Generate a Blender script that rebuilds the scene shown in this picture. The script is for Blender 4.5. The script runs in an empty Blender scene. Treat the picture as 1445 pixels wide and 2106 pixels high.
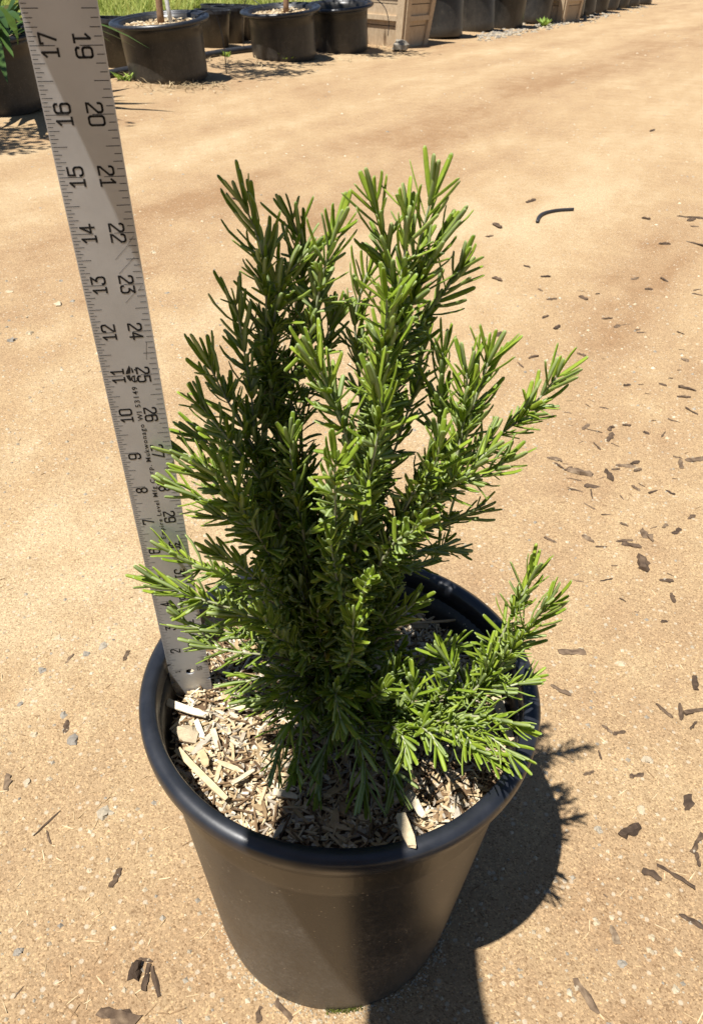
import bpy, math, random
import numpy as np
from mathutils import Vector, Matrix, noise

# All lengths below are in inches (the ruler in the picture is marked in inches);
# IN turns them into metres when meshes, lamps and the camera are created.
IN = 0.0254
R = math.radians
rng = random.Random(11)
sc = bpy.context.scene
col = sc.collection

# ------------------------------------------------------------------ camera
F, TH, ROLL, CH = 1600.0, 0.6338, 0.03643, 28.66       # focal (px of a 2106 px high frame), pitch, roll, height
ct, st, cr, sr = math.cos(TH), math.sin(TH), math.cos(ROLL), math.sin(ROLL)
r0, u0, f0 = Vector((1, 0, 0)), Vector((0, st, ct)), Vector((0, ct, -st))
rr, uu = cr * r0 + sr * u0, -sr * r0 + cr * u0
cam = bpy.data.cameras.new('camera')
cam.sensor_fit = 'VERTICAL'; cam.sensor_height = 24.0; cam.sensor_width = 24.0
cam.lens = F / 2106 * 24.0
cam.clip_start = 0.01; cam.clip_end = 3000
cam.dof.use_dof = True; cam.dof.focus_distance = 0.60; cam.dof.aperture_fstop = 20.0
cam_o = bpy.data.objects.new('camera', cam)
M = Matrix.Identity(4)
for i in range(3):
    M[i][0], M[i][1], M[i][2] = rr[i], uu[i], -f0[i]
M.translation = Vector((0, 0, CH * IN))
cam_o.matrix_world = M
col.objects.link(cam_o); sc.camera = cam_o

# ------------------------------------------------------------------ sky, sun, exposure
SUN = Vector((-0.300, -0.298, 1.0)).normalized()          # towards the sun
SLX, SLY = 0.300, 0.298                                    # shadow shift per unit of height
world = bpy.data.worlds.new('World'); sc.world = world; world.use_nodes = True
nt = world.node_tree; nt.nodes.clear()
sky = nt.nodes.new('ShaderNodeTexSky'); sky.sky_type = 'NISHITA'; sky.sun_disc = False
sky.sun_elevation = math.asin(SUN.z)
sky.sun_rotation = math.atan2(SUN.x, SUN.y)
sky.altitude = 100; sky.air_density = 0.75; sky.dust_density = 0.3; sky.ozone_density = 1.0
bg = nt.nodes.new('ShaderNodeBackground'); bg.inputs['Strength'].default_value = 0.05
wo = nt.nodes.new('ShaderNodeOutputWorld')
nt.links.new(sky.outputs[0], bg.inputs[0]); nt.links.new(bg.outputs[0], wo.inputs[0])
sun = bpy.data.lights.new('sun', 'SUN'); sun.energy = 5.0; sun.angle = R(0.53); sun.color = (1.0, 0.965, 0.91)
sun_o = bpy.data.objects.new('sun', sun); sun_o.rotation_euler = SUN.to_track_quat('Z', 'Y').to_euler()
sun_o.location = (0, 0, 5); col.objects.link(sun_o)
vs = sc.view_settings
vs.view_transform = 'Standard'; vs.look = 'None'; vs.exposure = 1.0; vs.gamma = 1.0; vs.use_curve_mapping = False
sc.cycles.max_bounces = 8
sc.cycles.use_denoising = True

# ------------------------------------------------------------------ pixel -> place
def ray(u, v):
    a, b = u - 722.5, v - 1053.0
    a, b = cr * a + sr * b, -sr * a + cr * b
    return Vector((a / F, ct - b / F * st, -st - b / F * ct))
def at_z(u, v, z=0.0):
    d = ray(u, v); t = (z - CH) / d.z
    return Vector((d.x * t, d.y * t, z))
def at_y(u, v, y):
    d = ray(u, v); t = y / d.y
    return Vector((d.x * t, y, CH + d.z * t))
def px(P):
    x, y, z = P[0], P[1], P[2] - CH
    d = y * ct - z * st; up = y * st + z * ct
    a, b = F * x / d, -F * up / d
    return (722.5 + cr * a - sr * b, 1053 + sr * a + cr * b)

# ------------------------------------------------------------------ mesh helpers
class MB:
    def __init__(s): s.v = []; s.f = []; s.c = []
    def add(s, verts, faces, tone=(0.5, 0, 0)):
        n = len(s.v)
        s.v.extend(verts); s.f.extend([tuple(i + n for i in f) for f in faces])
        if isinstance(tone, list): s.c.extend(tone)
        else: s.c.extend([tone] * len(verts))
    def build(s, name, mat, parent=None, origin=None, smooth=False, kind=None):
        me = bpy.data.meshes.new(name)
        o0 = Vector(origin) if origin is not None else Vector((0, 0, 0))
        me.from_pydata([((p[0] - o0[0]) * IN, (p[1] - o0[1]) * IN, (p[2] - o0[2]) * IN) for p in s.v], [], s.f)
        a = me.attributes.new('tone', 'FLOAT_COLOR', 'POINT')
        a.data.foreach_set('color', np.array([(c[0], c[1], c[2], 1.0) for c in s.c], np.float32).ravel())
        if smooth: me.polygons.foreach_set('use_smooth', [True] * len(me.polygons))
        me.materials.append(mat); me.update()
        o = bpy.data.objects.new(name, me); col.objects.link(o)
        o.location = o0 * IN
        if parent is not None: attach(o, parent)
        if kind: o['kind'] = kind
        return o
def attach(o, parent):
    base = Vector((0, 0, 0)); q = parent
    while q is not None: base += q.location; q = q.parent
    o.parent = parent; o.location = o.location - base
def empty(name, loc=(0, 0, 0)):
    o = bpy.data.objects.new(name, None); o.empty_display_size = 0.02
    o.location = Vector(loc) * IN; col.objects.link(o); return o
def tag(o, label, cat, group=None):
    o['label'] = label; o['category'] = cat
    if group: o['group'] = group
    return o
def copy_tree(o, parent=None):
    c = o.copy(); col.objects.link(c)
    if parent is not None: c.parent = parent
    for ch in o.children: copy_tree(ch, c)
    return c

def lathe(prof, n=64, c=(0, 0), tone=(0.5, 0, 0), closed=False):
    v = []; f = []; m = len(prof)
    for i in range(n):
        a = 2 * math.pi * i / n; ca, sa = math.cos(a), math.sin(a)
        v += [(c[0] + r * ca, c[1] + r * sa, z) for r, z in prof]
    for i in range(n):
        j = (i + 1) % n
        for k in range(m - (0 if closed else 1)):
            l = (k + 1) % m
            f.append((i * m + k, j * m + k, j * m + l, i * m + l))
    return v, f
def tube(pts, rads, n=6, cap=True):
    pts = [Vector(p) for p in pts]; v = []; f = []
    T = [(pts[min(i + 1, len(pts) - 1)] - pts[max(i - 1, 0)]).normalized() for i in range(len(pts))]
    ref = Vector((0.3, 0.2, 1)) if abs(T[0].z) < 0.85 else Vector((1, 0.2, 0))
    A = T[0].cross(ref).normalized()
    for i, p in enumerate(pts):
        A = (A - T[i] * A.dot(T[i])).normalized(); B = T[i].cross(A)
        for k in range(n):
            a = 2 * math.pi * k / n
            v.append(tuple(p + (A * math.cos(a) + B * math.sin(a)) * rads[i]))
    for i in range(len(pts) - 1):
        for k in range(n):
            l = (k + 1) % n
            f.append((i * n + k, i * n + l, (i + 1) * n + l, (i + 1) * n + k))
    if cap:
        f.append(tuple(range(n))[::-1]); f.append(tuple(range((len(pts) - 1) * n, len(pts) * n)))
    return v, f
def boxm(cx, cy, cz, sx, sy, sz, M3=None):
    v = []
    for z in (-1, 1):
        for y in (-1, 1):
            for x in (-1, 1):
                p = Vector((x * sx / 2, y * sy / 2, z * sz / 2))
                if M3 is not None: p = M3 @ p
                v.append((cx + p.x, cy + p.y, cz + p.z))
    return v, [(0, 2, 3, 1), (4, 5, 7, 6), (0, 1, 5, 4), (2, 6, 7, 3), (0, 4, 6, 2), (1, 3, 7, 5)]
def nz(x, y, s, o=0.0): return noise.noise(Vector((x / s + o, y / s - o * 1.7, o * 0.37)))

# ------------------------------------------------------------------ materials
def new_mat(name):
    m = bpy.data.materials.new(name); m.use_nodes = True
    t = m.node_tree; b = t.nodes['Principled BSDF']
    return m, t, b
def N(t, typ, **kw):
    n = t.nodes.new(typ)
    for k, v in kw.items():
        if k in n.inputs: n.inputs[k].default_value = v
        else: setattr(n, k, v)
    return n
def ramp(t, stops, src, interp='LINEAR'):
    n = t.nodes.new('ShaderNodeValToRGB'); n.color_ramp.interpolation = interp
    e = n.color_ramp.elements
    while len(e) < len(stops): e.new(0.5)
    for i, (p, c) in enumerate(stops):
        e[i].position = p; e[i].color = (*c, 1) if len(c) == 3 else c
    t.links.new(src, n.inputs[0]); return n.outputs[0]
def mixc(t, fac, a, b, mode='MIX'):
    n = t.nodes.new('ShaderNodeMix'); n.data_type = 'RGBA'; n.blend_type = mode
    for s, val in ((0, fac), (6, a), (7, b)):
        if isinstance(val, (int, float)): n.inputs[s].default_value = val
        elif isinstance(val, tuple): n.inputs[s].default_value = (*val, 1)
        else: t.links.new(val, n.inputs[s])
    return n.outputs[2]
def mth(t, op, a, b=None, clamp=False):
    n = t.nodes.new('ShaderNodeMath'); n.operation = op; n.use_clamp = clamp
    for s, val in ((0, a), (1, b)):
        if val is None: continue
        if isinstance(val, (int, float)): n.inputs[s].default_value = val
        else: t.links.new(val, n.inputs[s])
    return n.outputs[0]
def ncoord(t, scale=(1, 1, 1), rot=0.0, kind='Object', vt='POINT'):
    c = t.nodes.new('ShaderNodeTexCoord'); mp = t.nodes.new('ShaderNodeMapping'); mp.vector_type = vt
    mp.inputs['Scale'].default_value = scale; mp.inputs['Rotation'].default_value = (0, 0, rot)
    t.links.new(c.outputs[kind], mp.inputs[0]); return mp.outputs[0]
def noise_t(t, vec, scale, detail=4, rough=0.55, out=0):
    n = N(t, 'ShaderNodeTexNoise', Scale=scale, Detail=detail, Roughness=rough)
    t.links.new(vec, n.inputs['Vector']); return n.outputs[out]
def voro(t, vec, scale, feature='F1', out='Distance'):
    n = N(t, 'ShaderNodeTexVoronoi', Scale=scale); n.feature = feature
    t.links.new(vec, n.inputs['Vector']); return n.outputs[out]
def bump(t, b, h, strength=0.5, dist=0.002):
    n = N(t, 'ShaderNodeBump', Strength=strength, Distance=dist)
    t.links.new(h, n.inputs['Height']); t.links.new(n.outputs[0], b.inputs['Normal'])
def tone(t):
    a = t.nodes.new('ShaderNodeAttribute'); a.attribute_name = 'tone'
    s = t.nodes.new('ShaderNodeSeparateColor'); t.links.new(a.outputs['Color'], s.inputs[0]); return s.outputs

def mat_ground():
    m, t, b = new_mat('dirt')
    v = ncoord(t)
    vr = ncoord(t, (1.0, 5.0, 1.0), rot=R(-29), vt='TEXTURE')          # streaks along the track
    big = noise_t(t, v, 1.1, 5, 0.6); streak = noise_t(t, vr, 3.0, 5, 0.6); mid = noise_t(t, v, 9.0, 9, 0.78)
    k = mth(t, 'ADD', mth(t, 'MULTIPLY', big, 0.25), mth(t, 'ADD', mth(t, 'MULTIPLY', streak, 0.43), mth(t, 'MULTIPLY', mid, 0.32)))
    va = ncoord(t, (1, 1, 1), rot=R(-29), vt='TEXTURE'); sx = N(t, 'ShaderNodeSeparateXYZ'); t.links.new(va, sx.inputs[0])
    ac = mth(t, 'ADD', sx.outputs[0], mth(t, 'MULTIPLY', mth(t, 'SUBTRACT', noise_t(t, v, 2.2, 4, 0.6), 0.5), 0.55))      # across the track, wandering
    ac = mth(t, 'DIVIDE', mth(t, 'ADD', ac, 110 * IN), 130 * IN)
    band = ramp(t, [(0.0, (.5, .5, .5)), (0.15, (.66, .66, .66)), (0.29, (.30, .30, .30)), (0.385, (.36, .36, .36)), (0.48, (.62, .62, .62)), (0.66, (.70, .70, .70)), (0.75, (.36, .36, .36)), (0.83, (.56, .56, .56)), (1.0, (.56, .56, .56))], ac)
    k = mth(t, 'ADD', k, mth(t, 'MULTIPLY', mth(t, 'SUBTRACT', band, 0.5), 0.36))
    k = mth(t, 'ADD', k, mth(t, 'MULTIPLY', mth(t, 'SUBTRACT', noise_t(t, v, 4.6, 9, 0.8), 0.5), 0.25))
    c = ramp(t, [(0.37, (0.37, 0.235, 0.128)), (0.455, (0.455, 0.315, 0.182)), (0.53, (0.51, 0.365, 0.21)), (0.63, (0.60, 0.46, 0.285))], k)
    fine = noise_t(t, v, 210.0, 7, 0.85)
    c = mixc(t, 1.0, c, ramp(t, [(0.28, (0.68, 0.63, 0.58)), (0.5, (1, 1, 1)), (0.74, (1.22, 1.20, 1.16))], fine), 'MULTIPLY')
    grain = voro(t, v, 640.0, out='Color')
    g = N(t, 'ShaderNodeSeparateColor'); t.links.new(grain, g.inputs[0])
    c = mixc(t, 1.0, c, ramp(t, [(0.0, (0.62, 0.57, 0.52)), (0.25, (0.93, 0.92, 0.90)), (0.8, (1.05, 1.04, 1.02)), (1.0, (1.45, 1.42, 1.34))], g.outputs[0]), 'MULTIPLY')
    g2 = N(t, 'ShaderNodeSeparateColor'); t.links.new(voro(t, v, 170.0, out='Color'), g2.inputs[0])
    spot = mth(t, 'MULTIPLY', ramp(t, [(0.9, (0, 0, 0)), (0.93, (1, 1, 1))], g2.outputs[1]), ramp(t, [(0.30, (1, 1, 1)), (0.45, (0, 0, 0))], voro(t, v, 170.0)))
    c = mixc(t, mth(t, 'MULTIPLY', spot, 0.7), c, (0.66, 0.57, 0.43))
    c = mixc(t, 1.0, c, (0.645, 0.64, 0.635), 'MULTIPLY')
    t.links.new(c, b.inputs['Base Color']); b.inputs['Roughness'].default_value = 0.95
    b.inputs['Specular IOR Level'].default_value = 0.15
    hgt = mth(t, 'ADD', mth(t, 'MULTIPLY', fine, 0.8), mth(t, 'ADD', mth(t, 'MULTIPLY', mth(t, 'SUBTRACT', 1.0, voro(t, v, 640.0)), 0.28), mth(t, 'MULTIPLY', noise_t(t, v, 35.0, 6, 0.75), 1.3)))
    bump(t, b, hgt, 0.6, 0.0035)
    return m
def mat_plain(name, c, rough=0.6, var=0.15, scale=60, spec=0.3, metal=0.0, bmp=0.0):
    m, t, b = new_mat(name); v = ncoord(t)
    n = noise_t(t, v, scale, 5, 0.6)
    lo = tuple(x * (1 - var) for x in c); hi = tuple(min(1, x * (1 + var)) for x in c)
    t.links.new(ramp(t, [(0.3, lo), (0.7, hi)], n), b.inputs['Base Color'])
    b.inputs['Roughness'].default_value = rough; b.inputs['Specular IOR Level'].default_value = spec
    b.inputs['Metallic'].default_value = metal
    if bmp: bump(t, b, n, bmp, 0.001)
    return m
def mat_rim():
    m, t, b = new_mat('rim_plastic'); v = ncoord(t)
    c = ramp(t, [(0.35, (0.008, 0.0095, 0.013)), (0.7, (0.016, 0.018, 0.024))], noise_t(t, v, 45, 6, 0.7))
    sp = mth(t, 'MULTIPLY', ramp(t, [(0.05, (1, 1, 1)), (0.13, (0, 0, 0))], voro(t, v, 120.0)), ramp(t, [(0.60, (0, 0, 0)), (0.70, (1, 1, 1))], noise_t(t, v, 55, 2)))
    c = mixc(t, mth(t, 'MULTIPLY', sp, 0.7), c, (0.45, 0.43, 0.40))
    t.links.new(c, b.inputs['Base Color'])
    t.links.new(ramp(t, [(0.3, (0.30, 0.30, 0.30)), (0.7, (0.46, 0.46, 0.46))], noise_t(t, v, 30, 5)), b.inputs['Roughness'])
    b.inputs['Specular IOR Level'].default_value = 0.5
    bump(t, b, noise_t(t, v, 220, 4), 0.10, 0.0006)
    return m
def mat_wall(name, dust=0.5, zmax=0.30):
    m, t, b = new_mat(name); v = ncoord(t)
    sep = N(t, 'ShaderNodeSeparateXYZ'); t.links.new(v, sep.inputs[0])
    low = mth(t, 'SUBTRACT', 1.0, mth(t, 'DIVIDE', sep.outputs[2], zmax, True), True)
    d = mth(t, 'ADD', mth(t, 'MULTIPLY', noise_t(t, v, 12, 6, 0.65), 0.75), mth(t, 'MULTIPLY', low, 0.35))
    vs_ = ncoord(t, (60, 60, 4)); streak = noise_t(t, vs_, 1.0, 4, 0.6)
    d = mth(t, 'ADD', d, mth(t, 'MULTIPLY', mth(t, 'SUBTRACT', streak, 0.5), 0.25))
    d = mth(t, 'MULTIPLY', ramp(t, [(0.34, (.12, .12, .12)), (0.52, (.6, .6, .6)), (0.74, (1.7, 1.7, 1.7))], d), dust)
    fine = noise_t(t, v, 300, 5, 0.85)
    d = mth(t, 'MULTIPLY', d, ramp(t, [(0.32, (0.12, 0.12, 0.12)), (0.5, (0.7, 0.7, 0.7)), (0.68, (2.0, 2.0, 2.0))], fine), True)
    c = mixc(t, d, (0.010, 0.0098, 0.0095), (0.28, 0.24, 0.19))
    sp = mth(t, 'MAXIMUM', ramp(t, [(0.66, (0, 0, 0)), (0.76, (1, 1, 1))], fine), mth(t, 'MULTIPLY', ramp(t, [(0.10, (1, 1, 1)), (0.20, (0, 0, 0))], voro(t, v, 230.0)), ramp(t, [(0.52, (0, 0, 0)), (0.60, (1, 1, 1))], noise_t(t, v, 40, 3))))
    c = mixc(t, mth(t, 'MULTIPLY', sp, 0.6), c, (0.42, 0.35, 0.26))
    t.links.new(c, b.inputs['Base Color'])
    t.links.new(ramp(t, [(0.0, (0.34, 0.34, 0.34)), (0.3, (0.50, 0.50, 0.50))], d), b.inputs['Roughness'])
    b.inputs['Specular IOR Level'].default_value = 0.34
    bump(t, b, fine, 0.16, 0.0006)
    return m
def mat_chips(name, stops, rough=0.85):
    m, t, b = new_mat(name); s = tone(t); v = ncoord(t)
    c = mixc(t, 1.0, ramp(t, stops, s[0]), (0.76, 0.75, 0.73), 'MULTIPLY')
    c = mixc(t, s[1], c, (0.26, 0.235, 0.20))
    c = mixc(t, 1.0, c, ramp(t, [(0.3, (0.72, 0.70, 0.67)), (0.65, (1.12, 1.12, 1.1))], noise_t(t, v, 160, 5, 0.7)), 'MULTIPLY')
    t.links.new(c, b.inputs['Base Color']); b.inputs['Roughness'].default_value = rough
    b.inputs['Specular IOR Level'].default_value = 0.2
    bump(t, b, noise_t(t, v, 700, 3), 0.4, 0.0008)
    return m
def mat_leaf():
    # tone: R random, G underside, B youth
    m, t, b = new_mat('rosemary_leaf'); s = tone(t); v = ncoord(t)
    old = ramp(t, [(0.0, (0.120, 0.185, 0.019)), (0.5, (0.175, 0.245, 0.025)), (0.93, (0.230, 0.300, 0.032)), (0.965, (0.42, 0.40, 0.05)), (1.0, (0.50, 0.42, 0.06))], s[0])
    new = ramp(t, [(0.0, (0.225, 0.330, 0.026)), (1.0, (0.355, 0.440, 0.048))], s[0])
    c = mixc(t, s[2], old, new)
    c = mixc(t, 1.0, c, ramp(t, [(0.3, (0.8, 0.82, 0.8)), (0.7, (1.14, 1.12, 1.1))], noise_t(t, v, 260, 3)), 'MULTIPLY')
    c = mixc(t, mth(t, 'MULTIPLY', s[1], 0.75), c, (0.42, 0.48, 0.28))
    t.links.new(c, b.inputs['Base Color']); b.inputs['Roughness'].default_value = 0.50
    b.inputs['Specular IOR Level'].default_value = 0.30
    tr = t.nodes.new('ShaderNodeBsdfTranslucent')
    t.links.new(mixc(t, 1.0, c, (1.25, 1.35, 0.5), 'MULTIPLY'), tr.inputs[0])
    mx = t.nodes.new('ShaderNodeMixShader'); mx.inputs[0].default_value = 0.40
    t.links.new(b.outputs[0], mx.inputs[1]); t.links.new(tr.outputs[0], mx.inputs[2])
    t.links.new(mx.outputs[0], t.nodes['Material Output'].inputs[0])
    return m
def mat_tone2(name, a, c2, rough=0.7, trans=0.0):
    m, t, b = new_mat(name); s = tone(t)
    c = ramp(t, [(0.0, a), (1.0, c2)], s[0])
    t.links.new(c, b.inputs['Base Color']); b.inputs['Roughness'].default_value = rough
    b.inputs['Specular IOR Level'].default_value = 0.25
    if trans:
        tr = t.nodes.new('ShaderNodeBsdfTranslucent'); t.links.new(c, tr.inputs[0])
        mx = t.nodes.new('ShaderNodeMixShader'); mx.inputs[0].default_value = trans
        t.links.new(b.outputs[0], mx.inputs[1]); t.links.new(tr.outputs[0], mx.inputs[2])
        t.links.new(mx.outputs[0], t.nodes['Material Output'].inputs[0])
    return m
def mat_alu():
    m, t, b = new_mat('brushed_aluminium')
    v = ncoord(t); vb = ncoord(t, (40, 40, 2200))
    n1 = noise_t(t, vb, 1.0, 3, 0.6); n2 = noise_t(t, v, 28, 5, 0.65)
    t.links.new(ramp(t, [(0.3, (0.42, 0.422, 0.425)), (0.7, (0.50, 0.502, 0.505))], n2), b.inputs['Base Color'])
    b.inputs['Metallic'].default_value = 0.55
    t.links.new(ramp(t, [(0.3, (0.42, 0.42, 0.42)), (0.7, (0.54, 0.54, 0.54))], n2), b.inputs['Roughness'])
    bump(t, b, n1, 0.06, 0.0002)
    return m
def mat_wood(name, a, c2):
    m, t, b = new_mat(name); v = ncoord(t, (3, 3, 1)); s = tone(t)
    g = noise_t(t, v, 22, 6, 0.7)
    c = ramp(t, [(0.3, a), (0.7, c2)], g)
    c = mixc(t, 1.0, c, ramp(t, [(0, (0.75, 0.73, 0.7)), (1, (1.15, 1.13, 1.1))], s[0]), 'MULTIPLY')
    t.links.new(c, b.inputs['Base Color']); b.inputs['Roughness'].default_value = 0.85
    bump(t, b, g, 0.3, 0.003)
    return m
MAT = dict(
    ground=mat_ground(), rim=mat_rim(), wall=mat_wall('pot_wall_plastic', 0.17, 0.32), far_wall=mat_wall('far_pot_plastic', 0.10, 0.32),
    chip=mat_chips('wood_chip', [(0.0, (0.115, 0.072, 0.042)), (0.22, (0.27, 0.175, 0.095)), (0.5, (0.52, 0.385, 0.225)), (0.8, (0.64, 0.51, 0.33)), (1.0, (0.74, 0.66, 0.52))]),
    bark=mat_chips('bark', [(0.0, (0.055, 0.037, 0.026)), (0.4, (0.118, 0.080, 0.053)), (0.7, (0.21, 0.15, 0.10)), (1.0, (0.36, 0.28, 0.19))]),
    stone=mat_chips('stone', [(0.0, (0.22, 0.20, 0.18)), (0.35, (0.36, 0.325, 0.27)), (0.65, (0.52, 0.43, 0.30)), (1.0, (0.68, 0.60, 0.48))]),
    soil=mat_plain('potting_soil', (0.09, 0.058, 0.034), 0.95, 0.5, 90, 0.1, 0, 0.6),
    leaf=mat_leaf(), stem=mat_tone2('rosemary_stem', (0.16, 0.105, 0.060), (0.34, 0.36, 0.22), 0.8),
    alu=mat_alu(), ink=mat_plain('black_ink', (0.012, 0.012, 0.013), 0.5, 0.2, 80),
    scratch=mat_plain('scratch_mark', (0.16, 0.155, 0.15), 0.5, 0.3, 300),
    moss=mat_plain('moss', (0.075, 0.085, 0.016), 0.95, 0.5, 300, 0.1),
    rubber=mat_plain('black_rubber', (0.022, 0.022, 0.024), 0.5, 0.3, 50, 0.4),
    grass=mat_tone2('grass', (0.13, 0.19, 0.022), (0.37, 0.38, 0.10), 0.6, 0.35),
    straw=mat_tone2('straw', (0.21, 0.15, 0.08), (0.40, 0.31, 0.18), 0.9),
    weed=mat_tone2('weed_leaf', (0.10, 0.19, 0.03), (0.28, 0.36, 0.06), 0.6, 0.25),
    strap=mat_tone2('strap_leaf', (0.015, 0.038, 0.010), (0.085, 0.15, 0.03), 0.4, 0.2),
    treeleaf=mat_tone2('tree_leaf', (0.035, 0.075, 0.018), (0.10, 0.16, 0.035), 0.5, 0.2),
    trunk=mat_plain('trunk_bark', (0.20, 0.12, 0.07), 0.9, 0.35, 60, 0.15, 0, 0.6),
    white=mat_plain('white_stake', (0.46, 0.45, 0.42), 0.7, 0.2, 60),
    crate=mat_wood('weathered_wood', (0.36, 0.265, 0.17), (0.54, 0.43, 0.29)),
)

# ================================================================== GROUND
CX, CY, RR, PH, RB = -0.124, 15.11, 5.634, 11.757, 4.09      # the pot: centre, rim radius, height, base radius
SOIL = 10.25
def gh(x, y):
    d = math.hypot(x - CX, y - CY)
    k = min(1.0, max(0.0, (d - 4.2) / 9.0)); far = min(1.0, max(0.0, (d - 30) / 60))
    h = k * (0.20 * nz(x, y, 26, 3.1) + 0.10 * nz(x, y, 7, 8.3)) + 0.9 * far * nz(x, y, 70, 5.7)
    if d < 90: h += (0.3 + 0.7 * k) * (0.075 * nz(x, y, 2.1, 1.2) + 0.040 * nz(x, y, 0.75, 4.4))
    if far > 0:                                               # wheel ruts of the track
        w = (x * 0.873 - y * 0.487) + 6 * nz(x, y, 60, 9.1)
        for c0 in (-12.0, 46.0): h -= 0.9 * far * math.exp(-((w - c0) / 9.0) ** 2)
    return h
def axis(lo, hi, fine, lo2, hi2):
    a = list(np.arange(lo, hi + 1e-6, fine)); s = fine
    while a[-1] < hi2: s *= 1.13; a.append(a[-1] + s)
    s = fine
    while a[0] > lo2: s *= 1.13; a.insert(0, a[0] - s)
    return a
gx = axis(-16, 21, 0.20, -16000, 16000); gy = axis(6, 46, 0.22, -9000, 40000)
b = MB(); nx = len(gx)
b.v = [(x, y, gh(x, y)) for y in gy for x in gx]
b.f = [(j * nx + i, j * nx + i + 1, (j + 1) * nx + i + 1, (j + 1) * nx + i) for j in range(len(gy) - 1) for i in range(nx - 1)]
b.c = [(0.5, 0, 0)] * len(b.v)
g = b.build('ground', MAT['ground'], smooth=True); g['kind'] = 'structure'

# ================================================================== THE POT
pot = tag(empty('nursery_pot', (CX, CY, 0)), 'black plastic nursery pot with dusty wall holding the rosemary', 'plant pot')
rw = RR - 0.40                                            # wall radius just under the lip
b = MB()
prof = [(0.0, 0.06), (RB - 0.12, 0.06), (RB, 0.0), (RB + 0.03, 0.12), (RB + 0.16, 0.9)]
for k in range(1, 9):
    z = 0.9 + (PH - 1.35 - 0.9) * k / 8; prof.append((RB + 0.16 + (rw - 0.05 - RB - 0.16) * k / 8, z))
prof += [(rw - 0.035, PH - 1.36), (rw + 0.01, PH - 1.30), (rw + 0.02, PH - 0.55)]
prof += [(rw - 0.10, PH - 0.55), (rw - 0.20, PH - 1.4), (rw - 0.5, SOIL - 1.0), (RB, 3.0), (0, 3.0)]
b.add(*lathe(prof, 128, (CX, CY)))
b.build('wall', MAT['wall'], pot, (CX, CY, 0), smooth=True)
b = MB()
lip = [(rw - 0.12, PH - 0.75), (rw - 0.08, PH - 0.16), (rw - 0.03, PH - 0.05), (rw + 0.06, PH - 0.01), (rw + 0.20, PH),
       (RR - 0.14, PH - 0.03), (RR - 0.05, PH - 0.07), (RR - 0.005, PH - 0.16), (RR, PH - 0.30), (RR - 0.02, PH - 0.50), (RR - 0.06, PH - 0.53), (rw + 0.05, PH - 0.50), (rw - 0.02, PH - 0.75)]
b.add(*lathe(lip, 144, (CX, CY), closed=True))
b.build('rim', MAT['rim'], pot, (CX, CY, 0), smooth=True)
b = MB()                                                  # moss at the foot
for i in range(260):
    p = at_z(rng.uniform(672, 745), 2078); a = math.atan2(p.y - CY, p.x - CX) + rng.uniform(-0.02, 0.02)
    q = Vector((CX + (RB + rng.uniform(0.0, 0.13)) * math.cos(a), CY + (RB + rng.uniform(0, 0.13)) * math.sin(a), rng.uniform(0.0, 0.20)))
    s = rng.uniform(0.02, 0.05)
    b.add([tuple(q + Vector((rng.uniform(-s, s), rng.uniform(-s, s), rng.uniform(-s, s)))) for _ in range(4)], [(0, 1, 2), (0, 2, 3), (0, 3, 1), (1, 3, 2)])
b.build('moss_patch', MAT['moss'], pot, (CX, CY - RB, 0), kind='stuff')

# ================================================================== MULCH IN THE POT
def chip(L, W, T, rot, pos, bend=0.0, taper=(0.5, 0.6), tn=0.5, rg=rng, rough=0.12):
    v = []; f = []
    xs = (-0.5, -0.28, 0.22, 0.5); ws = (taper[0], 1.0, 1.0, taper[1])
    for i in range(4):
        x = xs[i] * L + rg.uniform(-1, 1) * 0.05 * L; z0 = bend * (xs[i] ** 2 - 0.12) * L
        for (a, c) in ((-1, -1), (1, -1), (1, 1), (-1, 1)):
            p = Vector((x + rg.uniform(-1, 1) * rough * W, a * W / 2 * ws[i] * (1 + rg.uniform(-rough, rough)), z0 + c * T / 2 * (1 + rg.uniform(-0.3, 0.3))))
            v.append(tuple(rot @ p + pos))
    f = [(3, 2, 1, 0), (12, 13, 14, 15)]
    for i in range(3):
        for k in range(4):
            l = (k + 1) % 4
            f.append((i * 4 + k, i * 4 + l, i * 4 + 4 + l, i * 4 + 4 + k))
    return v, f
def rot3(az, pitch=0.0, rollv=0.0):
    return Matrix.Rotation(az, 3, 'Z') @ Matrix.Rotation(pitch, 3, 'Y') @ Matrix.Rotation(rollv, 3, 'X')
mulch = tag(empty('wood_chip_mulch', (CX, CY, SOIL)), 'pale wood chip mulch covering the soil in the rosemary pot', 'mulch')
def soilz(x, y):
    d = math.hypot(x - CX, y - CY)
    return SOIL - 0.15 + 0.05 * max(0, y - CY) + 0.13 * nz(x, y, 1.6, 2.2) - 0.25 * max(0, (d - 4.3)) ** 1.0 + 0.25 * max(0, 1 - d / 2.5)
b = MB(); n = 40; v = []; f = []
for j in range(n + 1):
    for i in range(48):
        r = (rw - 0.22) * j / n; a = 2 * math.pi * i / 48; x, y = CX + r * math.cos(a), CY + r * math.sin(a); v.append((x, y, soilz(x, y)))
for j in range(n):
    for i in range(48): f.append((j * 48 + i, (j + 1) * 48 + i, (j + 1) * 48 + (i + 1) % 48, j * 48 + (i + 1) % 48))
b.add(v, f); b.build('soil_bed', MAT['soil'], mulch, (CX, CY, SOIL), smooth=True)
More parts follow.
